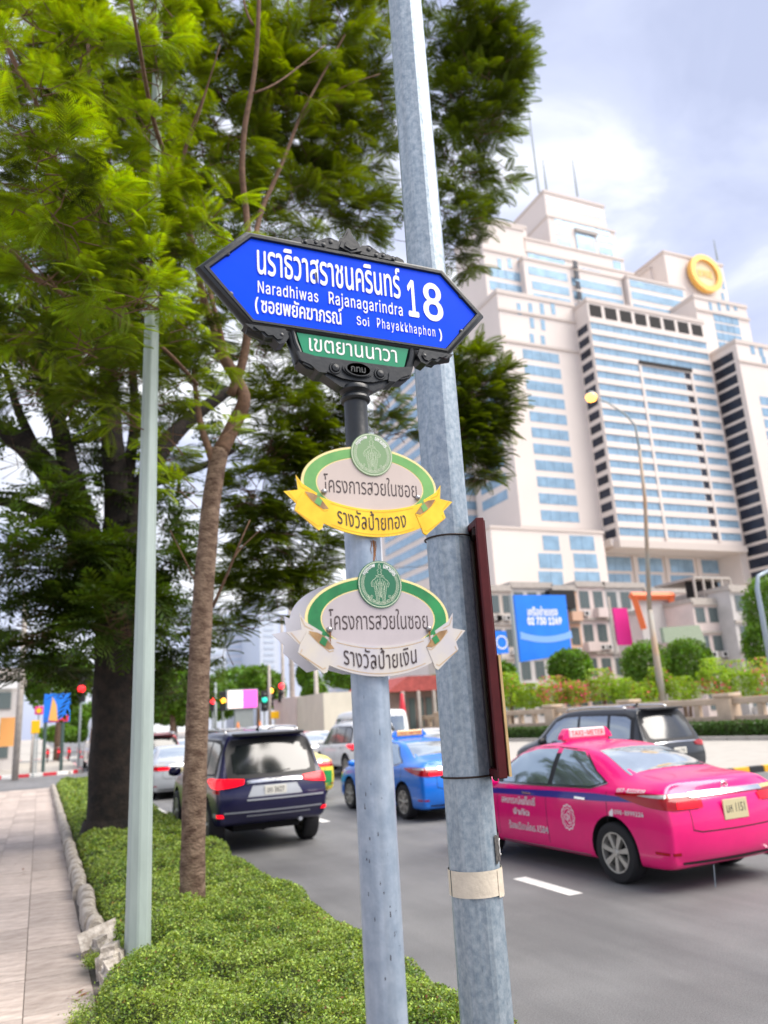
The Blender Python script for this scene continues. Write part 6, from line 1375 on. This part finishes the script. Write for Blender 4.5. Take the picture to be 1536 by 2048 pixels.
# far houses, walls and trees round the junction
def simple_wall(name,label,pa,pb,pt,Y,m,depth=.4,cat='wall',roof=None):
    x0,x1=X_(pa,1430,Y),X_(pb,1430,Y); h=Z_((pa+pb)/2,pt,Y); t=thing(name,label,cat,(x0,Y,0)); q=MB(); q.box((0,0,0),(x1-x0,depth,h)); q.build('wall',m,t)
    if roof: q=MB(); q.prism([(-.6,h),(x1-x0+.6,h),(x1-x0-1.2,h+roof),(1.2,h+roof)],-.8,depth+.5); q.build('roof',M['red_roof'],t)
    return t,x0,x1,h
M['red_roof']=mat('red_tile_roof',(.36,.07,.06),.75,var=.2,scale=3); M['cream_wall']=mat('cream_render',(.60,.56,.46),.85,var=.06,scale=1); M['brown_wall']=mat('brown_panelling',(.25,.18,.15),.8,var=.15,scale=1)
simple_wall('cream_house','blank cream walled house beyond the queue, left of the sign post',648,722,1384,50,M['cream_wall'],8,'house',None)
t,x0,x1,h=simple_wall('tiled_house','brown house with dark red tiled roof between the two steel poles',782,905,1382,54,M['brown_wall'],9,'house',1.1)
for k in range(5): q=MB(); q.box((.8+k*(x1-x0-1.6)/5,-.06,.9),(.8+(k+.7)*(x1-x0-1.6)/5,.02,h-.5)); q.build('window',M['dim_glass'],t)
for k in range(4): q=MB(); q.box(((x1-x0)*(k+.5)/4-.1,-1.0,0),((x1-x0)*(k+.5)/4+.1,-.8,h)); q.build('post',M['concrete'],t)
t,x0,x1,h=simple_wall('narrow_house','narrow cream tower house left of the cream wall',592,628,1392,56,M['shop_d'],6,'house')
for k in range(3): q=MB(); q.box(((x1-x0)*.5,-.06,h*.25+k*h*.22),((x1-x0)*.78,.02,h*.25+k*h*.22+h*.15)); q.build('window',M['brown_wall'],t)
um=thing('umbrella','closed bright red sun umbrella in front of the tiled house','umbrella',(0,0,0)); a=dep(807,1448,46); b=dep(803,1388,46); q=MB(); q.lathe([(.0,b[2]+.1),(.10,b[2]),(.20,(a[2]+b[2])/2),(.26,a[2]),(.05,a[2]+.02)],(a[0],46,0),2,10); q.build('canopy',M['red_paint'],um,smooth=True); q=MB(); q.tube([(a[0],46,0),(a[0],46,b[2]+.15)],.03,6); q.build('pole',M['far_pole'],um)
fartr=[('dense green tree behind the pink video screen',[(480,1370,60,34,90,1),(440,1400,40,34,86,1)]),('round green tree left of the pale utility pole',[(515,1365,34,30,80,1),(545,1380,26,34,82,.6)]),('green tree between the narrow house and the cream wall',[(630,1400,24,40,75,1),(615,1350,20,24,76,.5)]),('green tree seen behind the sign post and tiled house',[(700,1350,50,26,90,1)]),('dark green tree between the slim pole and the brown trunk',[(345,1385,50,44,60,1.2)]),('bright green hedge trees under the dark crown by the bus',[(350,1425,60,22,75,1)]),('bright green trees left of the dark trunk',[(175,1440,40,30,110,1),(140,1465,50,16,110,1)]),('green tree behind the map board',[(120,1360,60,50,70,1.2)]),('dense tree between the thick pole and the red roof',[(870,1385,36,30,80,1)])]
for lb,sp in fartr: c=dep(sp[0][0],sp[0][1],sp[0][4]); puff('far_tree',lb,'tree',sp,.42,2600,M['bush'],((c[0],c[1],0),tuple(c),.25))
def ftower(label,pa,pb,pt,Y,m,n,cat='tower'):
    x0,x1=X_(pa,1300,Y),X_(pb,1300,Y); h=Z_((pa+pb)/2,pt,Y); t=thing('distant_tower',label,cat,(x0,Y,0)); q=MB(); q.box((0,0,0),(x1-x0,40,h)); q.build('wall',m,t)
    for k in range(n):
        z=h*(.25+.72*k/n); q=MB(); q.box((2,-.3,z),(x1-x0-2,0,z+h*.3/n)); q.build('window',M['far_glass'],t)
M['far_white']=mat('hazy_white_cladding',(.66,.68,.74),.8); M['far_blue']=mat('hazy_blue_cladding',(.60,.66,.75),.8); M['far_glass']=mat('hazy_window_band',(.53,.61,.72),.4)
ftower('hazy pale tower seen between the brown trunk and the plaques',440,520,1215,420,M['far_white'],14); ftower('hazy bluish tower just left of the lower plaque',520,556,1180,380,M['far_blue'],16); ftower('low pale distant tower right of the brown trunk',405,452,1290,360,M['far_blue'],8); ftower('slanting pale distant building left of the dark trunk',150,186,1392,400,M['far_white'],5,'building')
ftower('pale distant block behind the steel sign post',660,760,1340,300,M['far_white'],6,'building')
# overhead cables from the pale utility pole
q=MB(); 
for i,(a,b,h) in enumerate([((577,1100),(860,1130),0),((577,1130),(860,1180),.2),((577,1160),(900,1260),.1),((577,1330),(900,1300),.3)]):
    A_=dep(*a,58); B_=dep(*b,75); P=[A_+(B_-A_)*u-np.array([0,0,3*u*(1-u)]) for u in np.linspace(0,1,9)]; qq=MB(); qq.tube(P,.035,4,cap=False); props(qq.build('cable',M['dark']),('highest','second','third','lowest and longest')[i]+' black overhead cable strung right from the pale utility pole','cable','overhead cables by the utility pole')
# traffic cones and barriers ahead of the navy SUV
for px,py in ((476,1456),(520,1454)):
    c=dep(px,py,52); t=thing('traffic_cone','orange warning marker above the queue, '+('left' if px<500 else 'right')+' of the pair','marker',(c[0],52,0)); q=MB(); q.lathe([(.03,c[2]+.4),(.20,c[2]-.3),(.28,c[2]-.35)],n=12); q.build('cone',mat('orange_plastic',(.85,.25,.05),.5),t); q=MB(); q.tube([(0,0,0),(0,0,c[2]-.3)],.05,6); q.build('post',M['far_pole'],t)
